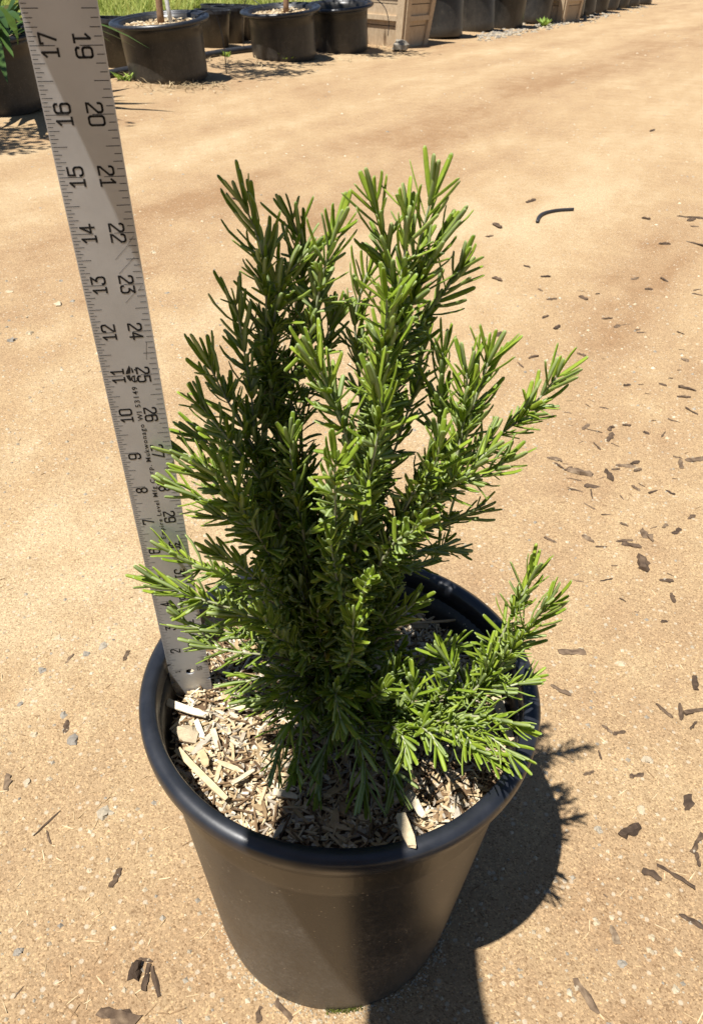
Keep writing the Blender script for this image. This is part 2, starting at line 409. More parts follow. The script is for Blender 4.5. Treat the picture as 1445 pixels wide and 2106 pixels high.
def rchip(big):
    while True:
        x, y = rng.uniform(-1, 1), rng.uniform(-1, 1)
        if x * x + y * y < 1: break
    rad = rw - 0.35
    x, y = CX + x * rad, CY + y * rad
    if big: L = rng.uniform(0.30, 1.0); W = rng.uniform(0.05, 0.19); T = rng.uniform(0.03, 0.07)
    else: L = rng.uniform(0.10, 0.42); W = rng.uniform(0.025, 0.085); T = rng.uniform(0.02, 0.05)
    z = soilz(x, y) + rng.uniform(0.02, 0.16) + (0.05 if big else 0)
    tn = min(1, max(0, rng.gauss(0.70, 0.32)))
    d = math.hypot(x - CX, y - CY)
    pitch = rng.gauss(0, 0.24) if d < rad - 0.4 else rng.gauss(0, 0.12)
    P = Vector((x, y, z)); rt = rot3(rng.uniform(0, 6.28), pitch, rng.gauss(0, 0.35))
    return chip(L, W, T, rt, P, rng.uniform(-0.25, 0.25), (rng.uniform(0.2, 0.95), rng.uniform(0.2, 0.95)), tn), tn, P
b = MB()
for i in range(7000):
    (v, f), tn, P = rchip(False); b.add(v, f, (tn, 0.75 if rng.random() < .16 else 0, 0))
for i in range(260):
    a = rng.uniform(0, 6.28); r_ = (rw - .5) * math.sqrt(rng.random()); x, y = CX + r_ * math.cos(a), CY + r_ * math.sin(a)
    v, f = chip(rng.uniform(.4, .8), .05, .035, rot3(rng.uniform(0, 6.28), rng.gauss(0, .2)), Vector((x, y, soilz(x, y) + .2)), rng.uniform(-.3, .3), (.6, .5)); b.add(v, f, (rng.choice((.02, .08, .15)), 0, 0))
b.build('fine_wood_chips', MAT['chip'], mulch, (CX, CY, SOIL), kind='stuff')
for i in range(285):
    (v, f), tn, P = rchip(True); b = MB(); b.add(v, f, (tn, 0.7 if rng.random() < .14 else 0, 0)); b.build('wood_chip', MAT['chip'], mulch, tuple(P))
# chips that stand out: (pixel from, pixel to, width, tone, lift)
for (p0, p1, W, tn, lift, lab) in [((341, 1443), (425, 1472), 0.34, 1.0, 0.28, 'bleached white wood chip'), ((368, 1545), (470, 1648), 0.30, 0.74, 0.22, 'long pinkish wood splinter'),
                             ((840, 1632), (872, 1680), 0.36, 0.95, 0.30, None), ((415, 1545), (425, 1575), 0.3, 0.55, 0.2, None),
                             ((480, 1610), (520, 1585), 0.2, 0.9, 0.22, None), ((565, 1628), (612, 1640), 0.3, 0.95, 0.25, None), ((475, 1455), (535, 1457), 0.22, 0.9, 0.22, None),
                             ((955, 1262), (1000, 1310), 0.5, 0.85, 0.5, None), ((850, 1282), (944, 1275), 0.13, 0.45, 0.45, None), ((1010, 1400), (1050, 1520), 0.5, 0.78, 0.3, None)]:
    A, B = at_z(*p0, SOIL + lift), at_z(*p1, SOIL + lift); d = B - A
    b = MB(); C = (A + B) / 2; b.add(*chip(d.length, W * .62, 0.055, rot3(math.atan2(d.y, d.x), 0, 0.2), C, 0.1, (rng.uniform(.85, 1.1), rng.uniform(.45, .7)), tn, rough=0.22), (tn, 0, 0))
    o = b.build('wood_chip', MAT['chip'], mulch, tuple(C))
    if lab: o['label'] = lab
CLOD = at_z(382, 1508, SOIL + 0.10)
A, B = at_z(825, 1682, PH - 0.15), at_z(846, 1738, PH + 0.10); d = B - A
b = MB(); C = (A + B) / 2; b.add(*chip(d.length + 0.1, 0.22, 0.10, rot3(math.atan2(d.y, d.x), -math.asin(d.z / d.length)), C, 0.1, (0.9, 0.75), 0.85, rough=.3), (0.85, 0, 0))
b.build('wood_chip', MAT['chip'], mulch, tuple(C))['label'] = 'wood chip lying across the pot rim'

# ================================================================== RULER
RP = Vector((-5.166, 15.598, 10.10)); RD = Vector((-0.0078, -0.09426, 1)).normalized()
yaw = 0.1756; RW_ = Vector((math.cos(yaw), math.sin(yaw), 0)); RW_ = (RW_ - RD * RW_.dot(RD)).normalized(); RN = RW_.cross(RD)   # towards the camera
if RN.y > 0: RN = -RN
WID, THK = 1.153, 0.055
S0 = 0.155                                                # the scale starts this far above the lower end
def rl(a, s, n=0.0): return tuple(RP + RW_ * a + RD * (s + S0) + RN * n)
rul = tag(empty('aluminium_ruler', tuple(RP)), 'silver aluminium yardstick with black inch numerals standing in the pot', 'ruler')
b = MB(); hole = (0.60, 0.87 , 0.125); n = 24
# blade with a round hole: front/back rings
def blade():
    v = []; f = []
    top = 36.0; out = []
    for i in range(n):
        a = 2 * math.pi * (i + 0.5) / n; c, s_ = math.cos(a), math.sin(a)
        m = max(abs(c), abs(s_)); k = 0.5 / m
        out.append((0.5765 + c * k * WID, hole[1] + s_ * k * 0.9))
    for nn in (0.0, -THK):
        for i in range(n):
            a = 2 * math.pi * (i + 0.5) / n
            v.append(rl(hole[0] + hole[2] * math.cos(a), hole[1] + hole[2] * math.sin(a), nn))
        for (x, y) in out: v.append(rl(min(WID, max(0, x)), y, nn))
    o2 = 2 * n
    for i in range(n):
        j = (i + 1) % n
        f.append((i, j, n + j, n + i)); f.append((o2 + i, o2 + n + i, o2 + n + j, o2 + j)); f.append((i, o2 + i, o2 + j, j))
    return v, f
b.add(*blade())
def slab(s0, s1):
    v = [rl(0, s0, 0), rl(WID, s0, 0), rl(WID, s1, 0), rl(0, s1, 0), rl(0, s0, -THK), rl(WID, s0, -THK), rl(WID, s1, -THK), rl(0, s1, -THK)]
    return v, [(0, 1, 2, 3), (7, 6, 5, 4), (0, 4, 5, 1), (1, 5, 6, 2), (2, 6, 7, 3), (3, 7, 4, 0)]
b.add(*slab(-S0 - 0.15, hole[1] - 0.45)); b.add(*slab(hole[1] + 0.45, 36.0))
for a in (0.0, WID):                                      # side edges beside the hole
    b.add([rl(a, hole[1] - 0.45, 0), rl(a, hole[1] + 0.45, 0), rl(a, hole[1] + 0.45, -THK), rl(a, hole[1] - 0.45, -THK)], [(0, 1, 2, 3)])
b.build('blade', MAT['alu'], rul, tuple(RP))
def quad_stroke(mb, p, q, w, n=0.004):
    p, q = Vector(p), Vector(q); d = q - p
    if d.length < 1e-6: return
    d.normalize(); e = Vector((-d.y, d.x)) * w / 2
    mb.add([rl(*(p - e), n), rl(*(q - e), n), rl(*(q + e), n), rl(*(p + e), n)], [(0, 1, 2, 3)])
b = MB()
for i in range(0, 16 * 36):
    s = i / 16
    L = 0.385 if i % 16 == 0 else 0.245 if i % 8 == 0 else 0.175 if i % 4 == 0 else 0.13 if i % 2 == 0 else 0.085
    if i: quad_stroke(b, (0.018, s), (0.018 + L, s), 0.011 if s > 4 else 0.008)
    if i % 2 == 0 and i:
        L = 0.36 if i % 16 == 0 else 0.235 if i % 8 == 0 else 0.155 if i % 4 == 0 else 0.115
        quad_stroke(b, (WID - 0.02 - L, s), (WID - 0.02, s), 0.011 if s > 4 else 0.008)
b.build('tick_marks', MAT['ink'], rul, tuple(RP))
def arc(cx, cy, rx, ry, a0, a1, n=7): return [(cx + rx * math.cos(R(a0 + (a1 - a0) * i / n)), cy + ry * math.sin(R(a0 + (a1 - a0) * i / n))) for i in range(n + 1)]
w_, c_ = 0.56, 0.17
GLY = {
 '0': [arc(w_ - c_, 1 - c_, c_, c_, 0, 90) + arc(c_, 1 - c_, c_, c_, 90, 180) + arc(c_, c_, c_, c_, 180, 270) + arc(w_ - c_, c_, c_, c_, 270, 360) + [(w_, 1 - c_)]],
 '1': [[(0.06, 0.76), (0.30, 1.0), (0.30, 0.0)], [(0.08, 0), (0.52, 0)]],
 '2': [[(0, 0.74)] + arc(c_, 1 - c_, c_, c_, 180, 90) + arc(w_ - c_, 1 - c_, c_, c_, 90, 0) + [(w_, 0.68), (0.02, 0.14), (0, 0), (w_, 0)]],
 '3': [[(0.02, 1.0), (w_, 1.0), (0.24, 0.62)] + arc(w_ - 0.24, 0.38, 0.24, 0.24, 90, 0) + arc(w_ - c_, c_, c_, c_, 0, -90) + arc(c_, c_, c_, c_, 270, 180) + [(0, 0.22)]],
 '4': [[(0.36, 0.0), (0.36, 1.0), (0.0, 0.34), (0, 0.28), (w_ + 0.04, 0.28)]],
 '5': [[(w_, 1.0), (0.04, 1.0), (0.02, 0.58)] + arc(w_ - 0.2, 0.40, 0.2, 0.2, 90, 0) + arc(w_ - c_, c_, c_, c_, 0, -90) + arc(c_, c_, c_, c_, 270, 180) + [(0, 0.22)]],
 '6': [[(w_ - 0.02, 0.80)] + arc(w_ - c_, 1 - c_, c_, c_, 20, 90) + arc(c_, 1 - c_, c_, c_, 90, 180) + arc(c_, c_, c_, c_, 180, 270) + arc(w_ - c_, c_, c_, c_, 270, 360) + arc(w_ - c_, 0.42, c_, c_, 0, 90) + [(0.12, 0.59), (0, 0.5)]],
 '7': [[(0, 0.84), (0, 1.0), (w_, 1.0), (0.20, 0.0)]],
 '8': [arc(w_ / 2, 0.77, 0.25, 0.23, 270, -90, 14), arc(w_ / 2, 0.27, 0.28, 0.27, 90, 450, 14)],
}
GLY['9'] = [[(w_ - x, 1 - y) for x, y in GLY['6'][0]]]
def numeral(txt, place, size, lw, name='numeral'):
    b = MB()
    for ch, place_fn in zip(txt, place):
        for st_ in GLY[ch]:
            pts = [place_fn(x * size, y * size) for x, y in st_]
            for p, q in zip(pts, pts[1:]): 
                d = (Vector(q) - Vector(p)); 
                if d.length < 1e-6: continue
                e = d.normalized() * lw * 0.35
                quad_stroke(b, Vector(p) - e, Vector(q) + e, lw, 0.0042)
    return b.build(name, MAT['ink'], rul, rl(0, 0))
for k in range(1, 36):
    gs, gw = (0.245, 0.036) if k > 1 else (0.13, 0.018)
    a0 = 0.185                                            # glyph tops face the left edge, text climbs
    up = lambda s: (lambda x, y: (a0 + gs - y, s + x))
    adv = 0.56 * gs
    if k >= 10: numeral(str(k), [up(k - 0.03 - adv), up(k + 0.03)], gs, gw)
    else: numeral(str(k), [up(k - 0.035 - adv)], gs, gw)
    a1 = WID - 0.205; kk = 36 - k                         # right edge: tops face right, text descends
    if kk == 35: gs, gw = 0.12, 0.016
    adv = 0.56 * gs
    dn = lambda s: (lambda x, y: (a1 - gs + y, s - x))
    if kk >= 10: numeral(str(kk), [dn(k + 0.03 + adv), dn(k - 0.03)], gs, gw)
    else: numeral(str(kk), [dn(k - 0.03)], gs, gw)
def text_mesh(txt, size, spacing):
    cu = bpy.data.curves.new('t', 'FONT'); cu.body = txt; cu.size = size; cu.space_character = spacing; cu.resolution_u = 2; cu.offset = 0.012
    o = bpy.data.objects.new('t', cu); col.objects.link(o)
    dg = bpy.context.evaluated_depsgraph_get(); me = bpy.data.meshes.new_from_object(o.evaluated_get(dg))
    v = [tuple(p.co) for p in me.vertices]; f = [tuple(p.vertices) for p in me.polygons]
    bpy.data.objects.remove(o); bpy.data.curves.remove(cu); bpy.data.meshes.remove(me)
    return v, f
for txt, s0, s1 in (('Empire Level Mfg Corp.', 6.30, 8.62), ('Mukwonago WI 53149', 8.72, 10.72)):
    v, f = text_mesh(txt, 1.0, 1.25)
    xs = [p[0] for p in v]; k = (s1 - s0) / (max(xs) - min(xs)); kh = 0.155
    b = MB(); b.add([rl(0.645 - p[1] * kh, s0 + (p[0] - min(xs)) * k, 0.004) for p in v], [g_[::-1] for g_ in f])
    b.build('maker_text', MAT['ink'], rul, rl(0, 6))
b = MB()                                                  # small round emblem beside the 11
def patch(pts): b.add([rl(0.47 + x, 11.0 + y, 0.004) for x, y in pts], [tuple(range(len(pts)))])
patch([(0.0, 0.03), (0.02, 0.10), (0.08, 0.20), (0.10, 0.24), (0.12, 0.17), (0.10, 0.05)])
patch([(0.13, 0.19), (0.16, 0.15), (0.17, 0.07), (0.13, 0.05)])
patch([(0.0, 0.0), (0.08, 0.01), (0.10, -0.12), (0.06, -0.14), (0.02, -0.08)])
for st_ in [arc(0.16, -0.09, 0.055, 0.075, 60, 380, 10), [(0.16, -0.16), (0.16, -0.02)]]:
    for p, q in zip(st_, st_[1:]): quad_stroke(b, (0.47 + p[0], 11.0 + p[1]), (0.47 + q[0], 11.0 + q[1]), 0.026)
patch([(0.19, 0.15), (0.22, 0.13), (0.21, 0.10), (0.18, 0.12)])
b.build('emblem', MAT['ink'], rul, rl(0.5, 11))
b = MB()
for (p, q) in [((1.10, 13.93), (0.93, 13.72)), ((0.93, 13.72), (0.70, 13.50)), ((1.05, 13.53), (0.72, 13.22)), ((0.98, 12.86), (0.74, 12.62)), ((1.10, 12.97), (1.02, 12.86)), ((1.00, 11.75), (0.94, 11.35))]:
    quad_stroke(b, p, q, 0.010, 0.003)
b.build('scratches', MAT['scratch'], rul, rl(0.9, 13))

# ================================================================== ROSEMARY
ros = tag(empty('rosemary_bush', (CX, CY, SOIL)), 'bushy green rosemary plant with upright needle-leaved stems in the black pot', 'plant')
leaf_t = (0.0, 0.08, 0.35, 0.74, 0.95, 1.0); leaf_w = (0.42, 0.78, 1.0, 0.98, 0.80, 0.40)
ring = ((-1.0, -0.12), (-0.55, 0.30), (0.0, 0.16), (0.55, 0.30), (1.0, -0.12), (0.0, -0.36))
def leaf_geo(P, T, Nn, L, W, curve):
    """leaf from P along T, adaxial side Nn; curve bends it towards Nn"""
    S_ = T.cross(Nn).normalized(); v = []; f = []
    for t_, w in zip(leaf_t, leaf_w):
        c = P + T * (L * t_ * (1 - 0.18 * abs(curve) * t_ * t_)) + Nn * (curve * L * t_ * t_ * 0.55)
        tt = (T + Nn * (curve * 0.9 * t_)).normalized(); nn = S_.cross(tt)
        for (a, h) in ring: v.append(tuple(c + S_ * (a * W / 2 * w) + nn * (h * W / 2 * w)))
    for i in range(len(leaf_t) - 1):
        for k in range(6):
            l = (k + 1) % 6; f.append((i * 6 + k, i * 6 + l, i * 6 + 6 + l, i * 6 + 6 + k))
    e = (len(leaf_t) - 1) * 6; f.append(tuple(range(e, e + 6)))
    return v, f
leaves = []                                               # (score, v, f, tones, P, branch)
def smooth_path(pts, step=0.12):
    P = [Vector(p) for p in pts]; out = []
    for i in range(len(P) - 1):
        p0, p1, p2, p3 = P[max(i - 1, 0)], P[i], P[i + 1], P[min(i + 2, len(P) - 1)]
        n = max(2, int((p2 - p1).length / step))
        for k in range(n):
            t_ = k / n
            out.append(0.5 * ((2 * p1) + (p2 - p0) * t_ + (2 * p0 - 5 * p1 + 4 * p2 - p3) * t_ ** 2 + (-p0 + 3 * p1 - 3 * p2 + p3) * t_ ** 3))
    out.append(P[-1]); return out
def leaf_add(P, T, Nn, L, W, curve, young, br):
    v, f = leaf_geo(P, T, Nn, L, W, curve)
    r_ = rng.random(); 
    r_ = r_ * 0.93 if young > 0.35 or r_ < 0.985 else r_
    tn = []
    for i in range(len(leaf_t)):
        for k in range(6): tn.append((r_, 1.0 if k == 5 else (0.75 if i == len(leaf_t) - 1 else 0.15 if k in (0, 4) else 0.0), young))
    tip = P + T * L
    a, b_ = px(P), px(tip)
    score = math.hypot(a[0] - b_[0], a[1] - b_[1]) * (1.6 if young > 0.5 else 1.0) * (1.0 - 0.06 * (P.y - CY))
    leaves.append((score, v, f, tn, P, br))
def shoot(pts, leafy=0.25, young=1.0, dens=1.0, ll=1.0, base_r=0.06, droop=0.0, axil=0.60):
    """pts: stem points from base to tip; leaves from fraction `leafy` to the tip"""
    path = smooth_path(pts); n = len(path)
    lens = [0.0]
    for i in range(1, n): lens.append(lens[-1] + (path[i] - path[i - 1]).length)
    tot = lens[-1]
    rad = [base_r + (0.022 - base_r) * (s / tot) ** 0.7 for s in lens]
    b = MB(); v, f = tube([tuple(p) for p in path], rad, 6)
    tn = []
    for i in range(n): tn += [(max(0.0, min(1.0, (lens[i] / tot - 0.45) * 2.2)), 0, 0)] * 6
    b.add(v, f, tn)
    br = b.build('branch', MAT['stem'], ros, tuple(path[0]), smooth=True)
    s = leafy * tot; k = 0; ph = rng.uniform(0, 6.28)
    while s <= tot + 1e-6:
        i = min(range(n), key=lambda q: abs(lens[q] - s))
        T = (path[min(i + 1, n - 1)] - path[max(i - 1, 0)]).normalized(); P = path[i]
        ref = Vector((0, 0, 1)) if abs(T.z) < 0.9 else Vector((0, 1, 0))
        A = T.cross(ref).normalized(); B = T.cross(A)
        fr = (tot - s)                                    # distance to the tip
        yg = young * max(0.0, min(1.0, 1.15 - fr / 4.2))
        ang0 = 19 + 30 * min(1, fr / 1.6)
        tipfac = 0.74 + 0.26 * min(1, fr / 0.4)
        for q in range(2):
            a = ph + q * math.pi + rng.uniform(-0.25, 0.25)
            O = A * math.cos(a) + B * math.sin(a); ang = R(min(95 if fr > 1.5 else 58, max(6, ang0 + rng.gauss(4, 9 + 9 * min(1, fr / 3)))))
            Tl = (T * math.cos(ang) + O * math.sin(ang)).normalized()
            Nn = (T * math.sin(ang) - O * math.cos(ang)).normalized()
            Nn = (Matrix.Rotation(rng.gauss(0, .35), 3, Tl) @ Nn).normalized()
            if fr > 1.5 and rng.random() < .10: continue
            L = ll * (0.98 - 0.30 * min(1, max(0, fr - 1.2) / 4.0)) * rng.uniform(0.74, 1.16) * (0.98 if fr > 0.4 else tipfac)
            leaf_add(P + O * rad[i] * 0.6, Tl, Nn, L, rng.uniform(0.088, 0.120), rng.uniform(-0.1, 0.34) if fr < 0.5 else rng.uniform(0.0, 0.62) if fr < 2.2 else rng.uniform(-0.7, 0.7), yg, br)
            if fr > 0.8 and rng.random() < axil * (0.8 + 0.5 * min(1, fr / 4)):          # axillary tuft of small leaves
                for z in range(rng.choice((2, 3, 4))):
                    a2 = rng.uniform(0, 6.28); an2 = rng.uniform(0.1, 0.55)
                    A2 = Tl.cross(Nn); O2 = A2 * math.cos(a2) + Nn * math.sin(a2); base_d = (Tl + T * 0.7).normalized()
                    T2 = (base_d * math.cos(an2) + O2 * math.sin(an2)).normalized()
                    N2 = (T2.cross(A2)).normalized()
                    leaf_add(P + O * rad[i], T2, N2, ll * rng.uniform(0.35, 0.72), rng.uniform(0.085, 0.115), rng.uniform(-0.1, 0.3), min(1, yg + 0.15 + 0.35 * rng.random()), br)
        if fr < 1e-3: break
        ph += math.pi / 2 + rng.uniform(-0.15, 0.15); k += 1
        st_ = (0.125 + 0.06 * min(1, fr / 1.0)) / dens
        s = min(s + st_, tot) if tot - s > 0.02 else tot + 1
    return path
def P_(u, v, yo): return at_y(u, v, CY + yo)
C0 = Vector((CX, CY - 0.1, SOIL - 0.05))
# stems read off the picture: pixels from low to tip with the depth (inches behind the pot's axis)
STEMS = [
 # tall left group
 ([(640, 1260, 0.2), (545, 1020, 0.6), (545, 800, 0.6), (545, 560, 0.3), (505, 425, 0.0)], .15, .55, 1.05),
 ([(660, 1200, 0.6), (580, 900, 1.0), (610, 640, 0.9), (622, 520, 0.8), (600, 455, 0.6)], .25, .5, 1.0),
 ([(670, 1180, 0.9), (600, 860, 0.9), (640, 680, 0.5), (665, 560, 0.2), (690, 478, 0.0)], .25, .8, 1.0),
 ([(640, 1200, 0.0), (540, 960, 0.0), (515, 800, 0.2), (490, 650, 0.2), (482, 625, 0.1)], .25, .5, 1.0),
 ([(640, 1200, 0.8), (590, 950, 1.2), (560, 760, 1.4), (570, 620, 1.5), (545, 520, 1.5)], .3, .4, 1.0),
 ([(650, 1150, 1.0), (620, 900, 1.4), (650, 760, 1.4), (690, 640, 1.3)], .3, .4, .9),
 # tall right group
 ([(720, 1200, -0.3), (765, 960, 0.0), (800, 740, 0.2), (845, 560, 0.3), (890, 395, 0.2)], .2, .9, 1.0),
 ([(735, 1150, 0.3), (790, 860, 0.4), (810, 640, 0.3), (790, 500, 0.2), (770, 420, 0.0)], .3, .85, 1.0),
 ([(740, 1150, 0.0), (790, 800, 0.0), (820, 600, -0.1), (838, 470, -0.2), (832, 430, -0.2)], .4, 1.0, .8),
 ([(720, 1200, -1.0), (760, 960, -1.0), (785, 760, -1.2), (795, 640, -1.4), (793, 615, -1.5)], .2, .95, 1.1),
 ([(760, 1100, 0.6), (800, 820, 0.8), (850, 690, 0.9), (900, 620, 0.9), (945, 555, 0.9)], .35, .45, .9),
 ([(740, 1100, 1.0), (740, 800, 1.3), (730, 660, 1.4), (755, 560, 1.3)], .3, .5, .9),
 ([(760, 1100, 1.0), (820, 900, 1.4), (860, 780, 1.5), (870, 690, 1.5)], .3, .4, .8),
 # centre front
 ([(700, 1200, -1.0), (740, 1010, -1.2), (705, 880, -1.4), (665, 780, -1.5), (645, 735, -1.6)], .3, 1.0, 1.0),
 ([(720, 1200, -1.3), (745, 1050, -1.7), (770, 930, -2.0), (785, 850, -2.2), (772, 800, -2.3)], .3, .9, 1.0),
 ([(690, 1250, -1.0), (690, 1080, -1.9), (688, 990, -2.5), (690, 945, -2.9)], .35, .9, .9),
 ([(660, 1250, -0.5), (620, 1080, -0.8), (600, 960, -1.0), (598, 900, -1.1)], .3, .5, .8),
 # right shoulder
 ([(730, 1250, 0.0), (820, 1080, 0.2), (885, 940, 0.4), (905, 820, 0.4), (910, 725, 0.3)], .3, .95, 1.0),
 ([(730, 1250, 0.0), (850, 1060, 0.0), (930, 950, 0.0), (970, 840, 0.0), (1005, 740, -0.1)], .3, .95, 1.1),
 ([(740, 1250, -0.2), (860, 1060, -0.4), (930, 960, -0.5), (955, 850, -0.5), (960, 765, -0.5)], .35, .95, 1.0),
 ([(740, 1250, 0.2), (880, 1040, 0.5), (980, 930, 0.6), (1070, 860, 0.6), (1145, 775, 0.5)], .4, 1.0, 1.0),
 ([(740, 1250, -0.5), (850, 1090, -0.8), (920, 1000, -1.0), (990, 980, -1.2), (1045, 945, -1.3)], .35, .9, .8),
 ([(740, 1280, 0.4), (830, 1120, 0.8), (900, 1080, 1.0), (960, 1060, 1.2), (985, 1045, 1.2)], .3, .25, .8),
 ([(740, 1280, 0.6), (830, 1150, 1.2), (890, 1130, 1.5), (940, 1130, 1.7)], .3, .2, .8),
 ([(740, 1280, 1.0), (820, 1180, 1.8), (880, 1160, 2.1), (915, 1115, 2.2)], .3, .2, .7),
 ([(740, 1250, -1.0), (800, 1130, -1.8), (845, 1095, -2.4), (868, 1070, -2.8)], .45, .9, .7),
 ([(720, 1300, -1.2), (745, 1220, -2.0), (762, 1185, -2.5)], .5, .9, .55),
 ([(715, 1380, -1.3), (725, 1320, -1.9), (726, 1265, -2.3)], .35, .95, .75),
 ([(720, 1300, -1.2), (690, 1180, -2.0), (680, 1110, -2.3)], .4, .6, .7),
 # left shoulder
 ([(640, 1280, 0.0), (560, 1020, 0.0), (510, 900, -0.1), (460, 810, -0.1), (428, 745, -0.2)], .3, .85, 1.0),
 ([(640, 1280, -0.2), (560, 1040, -0.3), (500, 940, -0.4), (450, 880, -0.5), (410, 830, -0.6)], .35, .95, .9),
 ([(640, 1280, 0.0), (550, 1080, 0.0), (470, 1000, 0.0), (400, 945, 0.0), (360, 925, 0.0)], .35, .95, .9),
 ([(640, 1290, -0.3), (560, 1110, -0.6), (470, 1050, -0.7), (400, 1020, -0.8), (362, 1000, -0.8)], .35, .95, .85),
 ([(640, 1290, -0.5), (570, 1140, -1.0), (500, 1080, -1.4), (440, 1060, -1.6)], .35, .9, .85),
 ([(650, 1330, 0.0), (560, 1240, -0.1), (470, 1190, -0.2), (400, 1160, -0.3), (345, 1130, -0.3)], .35, .9, .9),
 ([(650, 1350, -0.2), (560, 1290, -0.4), (470, 1250, -0.6), (390, 1225, -0.8), (325, 1197, -0.8)], .4, .9, 1.0),
 ([(650, 1370, -0.2), (560, 1320, -0.5), (470, 1300, -0.7), (400, 1290, -0.8), (370, 1268, -0.8)], .35, .75, .8),
 ([(650, 1380, -0.4), (560, 1350, -0.8), (480, 1340, -1.0), (410, 1325, -1.0)], .35, .75, .8),
 ([(660, 1400, -0.5), (600, 1390, -1.2), (530, 1395, -1.7), (490, 1408, -1.9)], .4, .95, .9),
 ([(660, 1410, -0.6), (600, 1420, -1.4), (550, 1435, -1.8), (510, 1440, -2.0)], .4, .9, .8),
 ([(640, 1290, -.4), (540, 1120, -.8), (450, 1000, -1.2), (400, 975, -1.4)], .3, .95, .9),
 ([(640, 1290, .2), (540, 1050, .4), (450, 930, .5), (395, 895, .5)], .3, .85, .9),
 ([(640, 1290, -.6), (560, 1150, -1.2), (490, 1030, -1.8), (455, 960, -2.0)], .3, .95, .85),
 ([(650, 1330, -.6), (570, 1230, -1.3), (500, 1170, -1.8), (450, 1140, -2.0)], .3, .8, .85),
 ([(650, 1350, -.6), (580, 1290, -1.4), (520, 1270, -1.9), (470, 1265, -2.1)], .3, .7, .8),
 ([(650, 1360, -.8), (600, 1330, -1.6), (560, 1300, -2.2), (545, 1270, -2.5)], .3, .7, .8),
 ([(740, 1250, -.8), (830, 1050, -1.2), (890, 960, -1.6), (905, 905, -1.8)], .3, .9, .85),
 ([(740, 1250, -.6), (850, 1060, -1.0), (940, 990, -1.3), (1000, 930, -1.4)], .35, .9, .8),
 ([(650, 1180, .5), (570, 880, .6), (560, 700, .5), (585, 580, .4), (635, 520, .3)], .25, .6, .9),
 ([(735, 1150, .2), (785, 820, .1), (840, 640, .1), (880, 540, .1), (915, 480, .1)], .35, .7, .9),
 # hanging front
 ([(670, 1430, -0.8), (620, 1460, -1.8), (585, 1510, -2.5), (568, 1560, -3.0)], .4, 1.0, .95),
 ([(700, 1440, -0.9), (720, 1480, -2.0), (745, 1550, -2.9), (750, 1620, -3.5)], .3, .45, 1.1),
 ([(690, 1440, -0.9), (680, 1500, -2.0), (660, 1570, -2.8), (655, 1610, -3.2)], .35, .5, .9),
 ([(710, 1440, -0.8), (760, 1490, -2.0), (800, 1560, -2.8), (812, 1620, -3.3)], .35, .5, .9),
 ([(700, 1430, -1.0), (690, 1430, -2.2), (700, 1480, -3.0)], .3, .4, .9),
 # low right branch
 ([(740, 1450, -0.4), (880, 1440, -0.6), (980, 1400, -0.8), (1040, 1290, -0.9), (1095, 1180, -0.9)], .5, 1.0, 1.0),
 ([(740, 1450, -0.6), (900, 1450, -1.2), (1000, 1400, -1.3), (1070, 1310, -1.4), (1130, 1240, -1.5)], .5, 1.0, 1.05),
 ([(740, 1460, -0.6), (850, 1460, -1.2), (920, 1420, -1.5), (925, 1370, -1.6), (905, 1345, -1.6)], .5, 1.0, .85),
 ([(740, 1460, -0.6), (880, 1460, -1.2), (960, 1430, -1.5), (1000, 1385, -1.6), (1000, 1345, -1.7)], .5, 1.0, .85),
 ([(740, 1460, -0.8), (820, 1460, -1.6), (850, 1440, -1.8), (848, 1400, -1.9)], .4, 1.0, .9),
 ([(740, 1460, -0.6), (790, 1440, -1.0), (810, 1400, -1.2), (812, 1375, -1.2)], .45, .9, .8),
 ([(740, 1460, -0.8), (900, 1470, -1.7), (1000, 1475, -2.5), (1062, 1490, -3.1)], .45, .95, .9),
 ([(740, 1460, -0.8), (900, 1480, -2.0), (990, 1505, -3.1), (1050, 1550, -3.9)], .5, .95, .95),
 ([(740, 1465, -0.8), (840, 1490, -2.0), (880, 1505, -2.9), (900, 1535, -3.4)], .45, .95, .8),
 ([(740, 1465, -0.8), (880, 1480, -2.0), (940, 1495, -2.8), (968, 1530, -3.5)], .45, .95, .8),
 ([(740, 1465, -0.9), (800, 1490, -2.0), (830, 1520, -2.9), (832, 1550, -3.3)], .45, .9, .8),
 ([(740, 1465, -0.9), (890, 1495, -2.4), (960, 1530, -3.3), (1010, 1560, -3.9)], .5, .95, .8),
 ([(740, 1450, -0.6), (900, 1440, -1.4), (1010, 1420, -1.6), (1085, 1400, -1.7)], .5, .95, .8),
]
for pts, lf, yg, ll in STEMS:
    w = [C0 + Vector((rng.uniform(-0.5, 0.5), rng.uniform(-0.4, 0.4), 0))] + [P_(*p) for p in pts]
    for q in w[1:]:
        if math.hypot(q.x - CX, q.y - CY) < rw - 0.2: q.z = max(q.z, SOIL + 0.35)
    shoot(w, leafy=max(0.12, lf), young=yg, ll=ll, base_r=rng.uniform(0.06, 0.10))
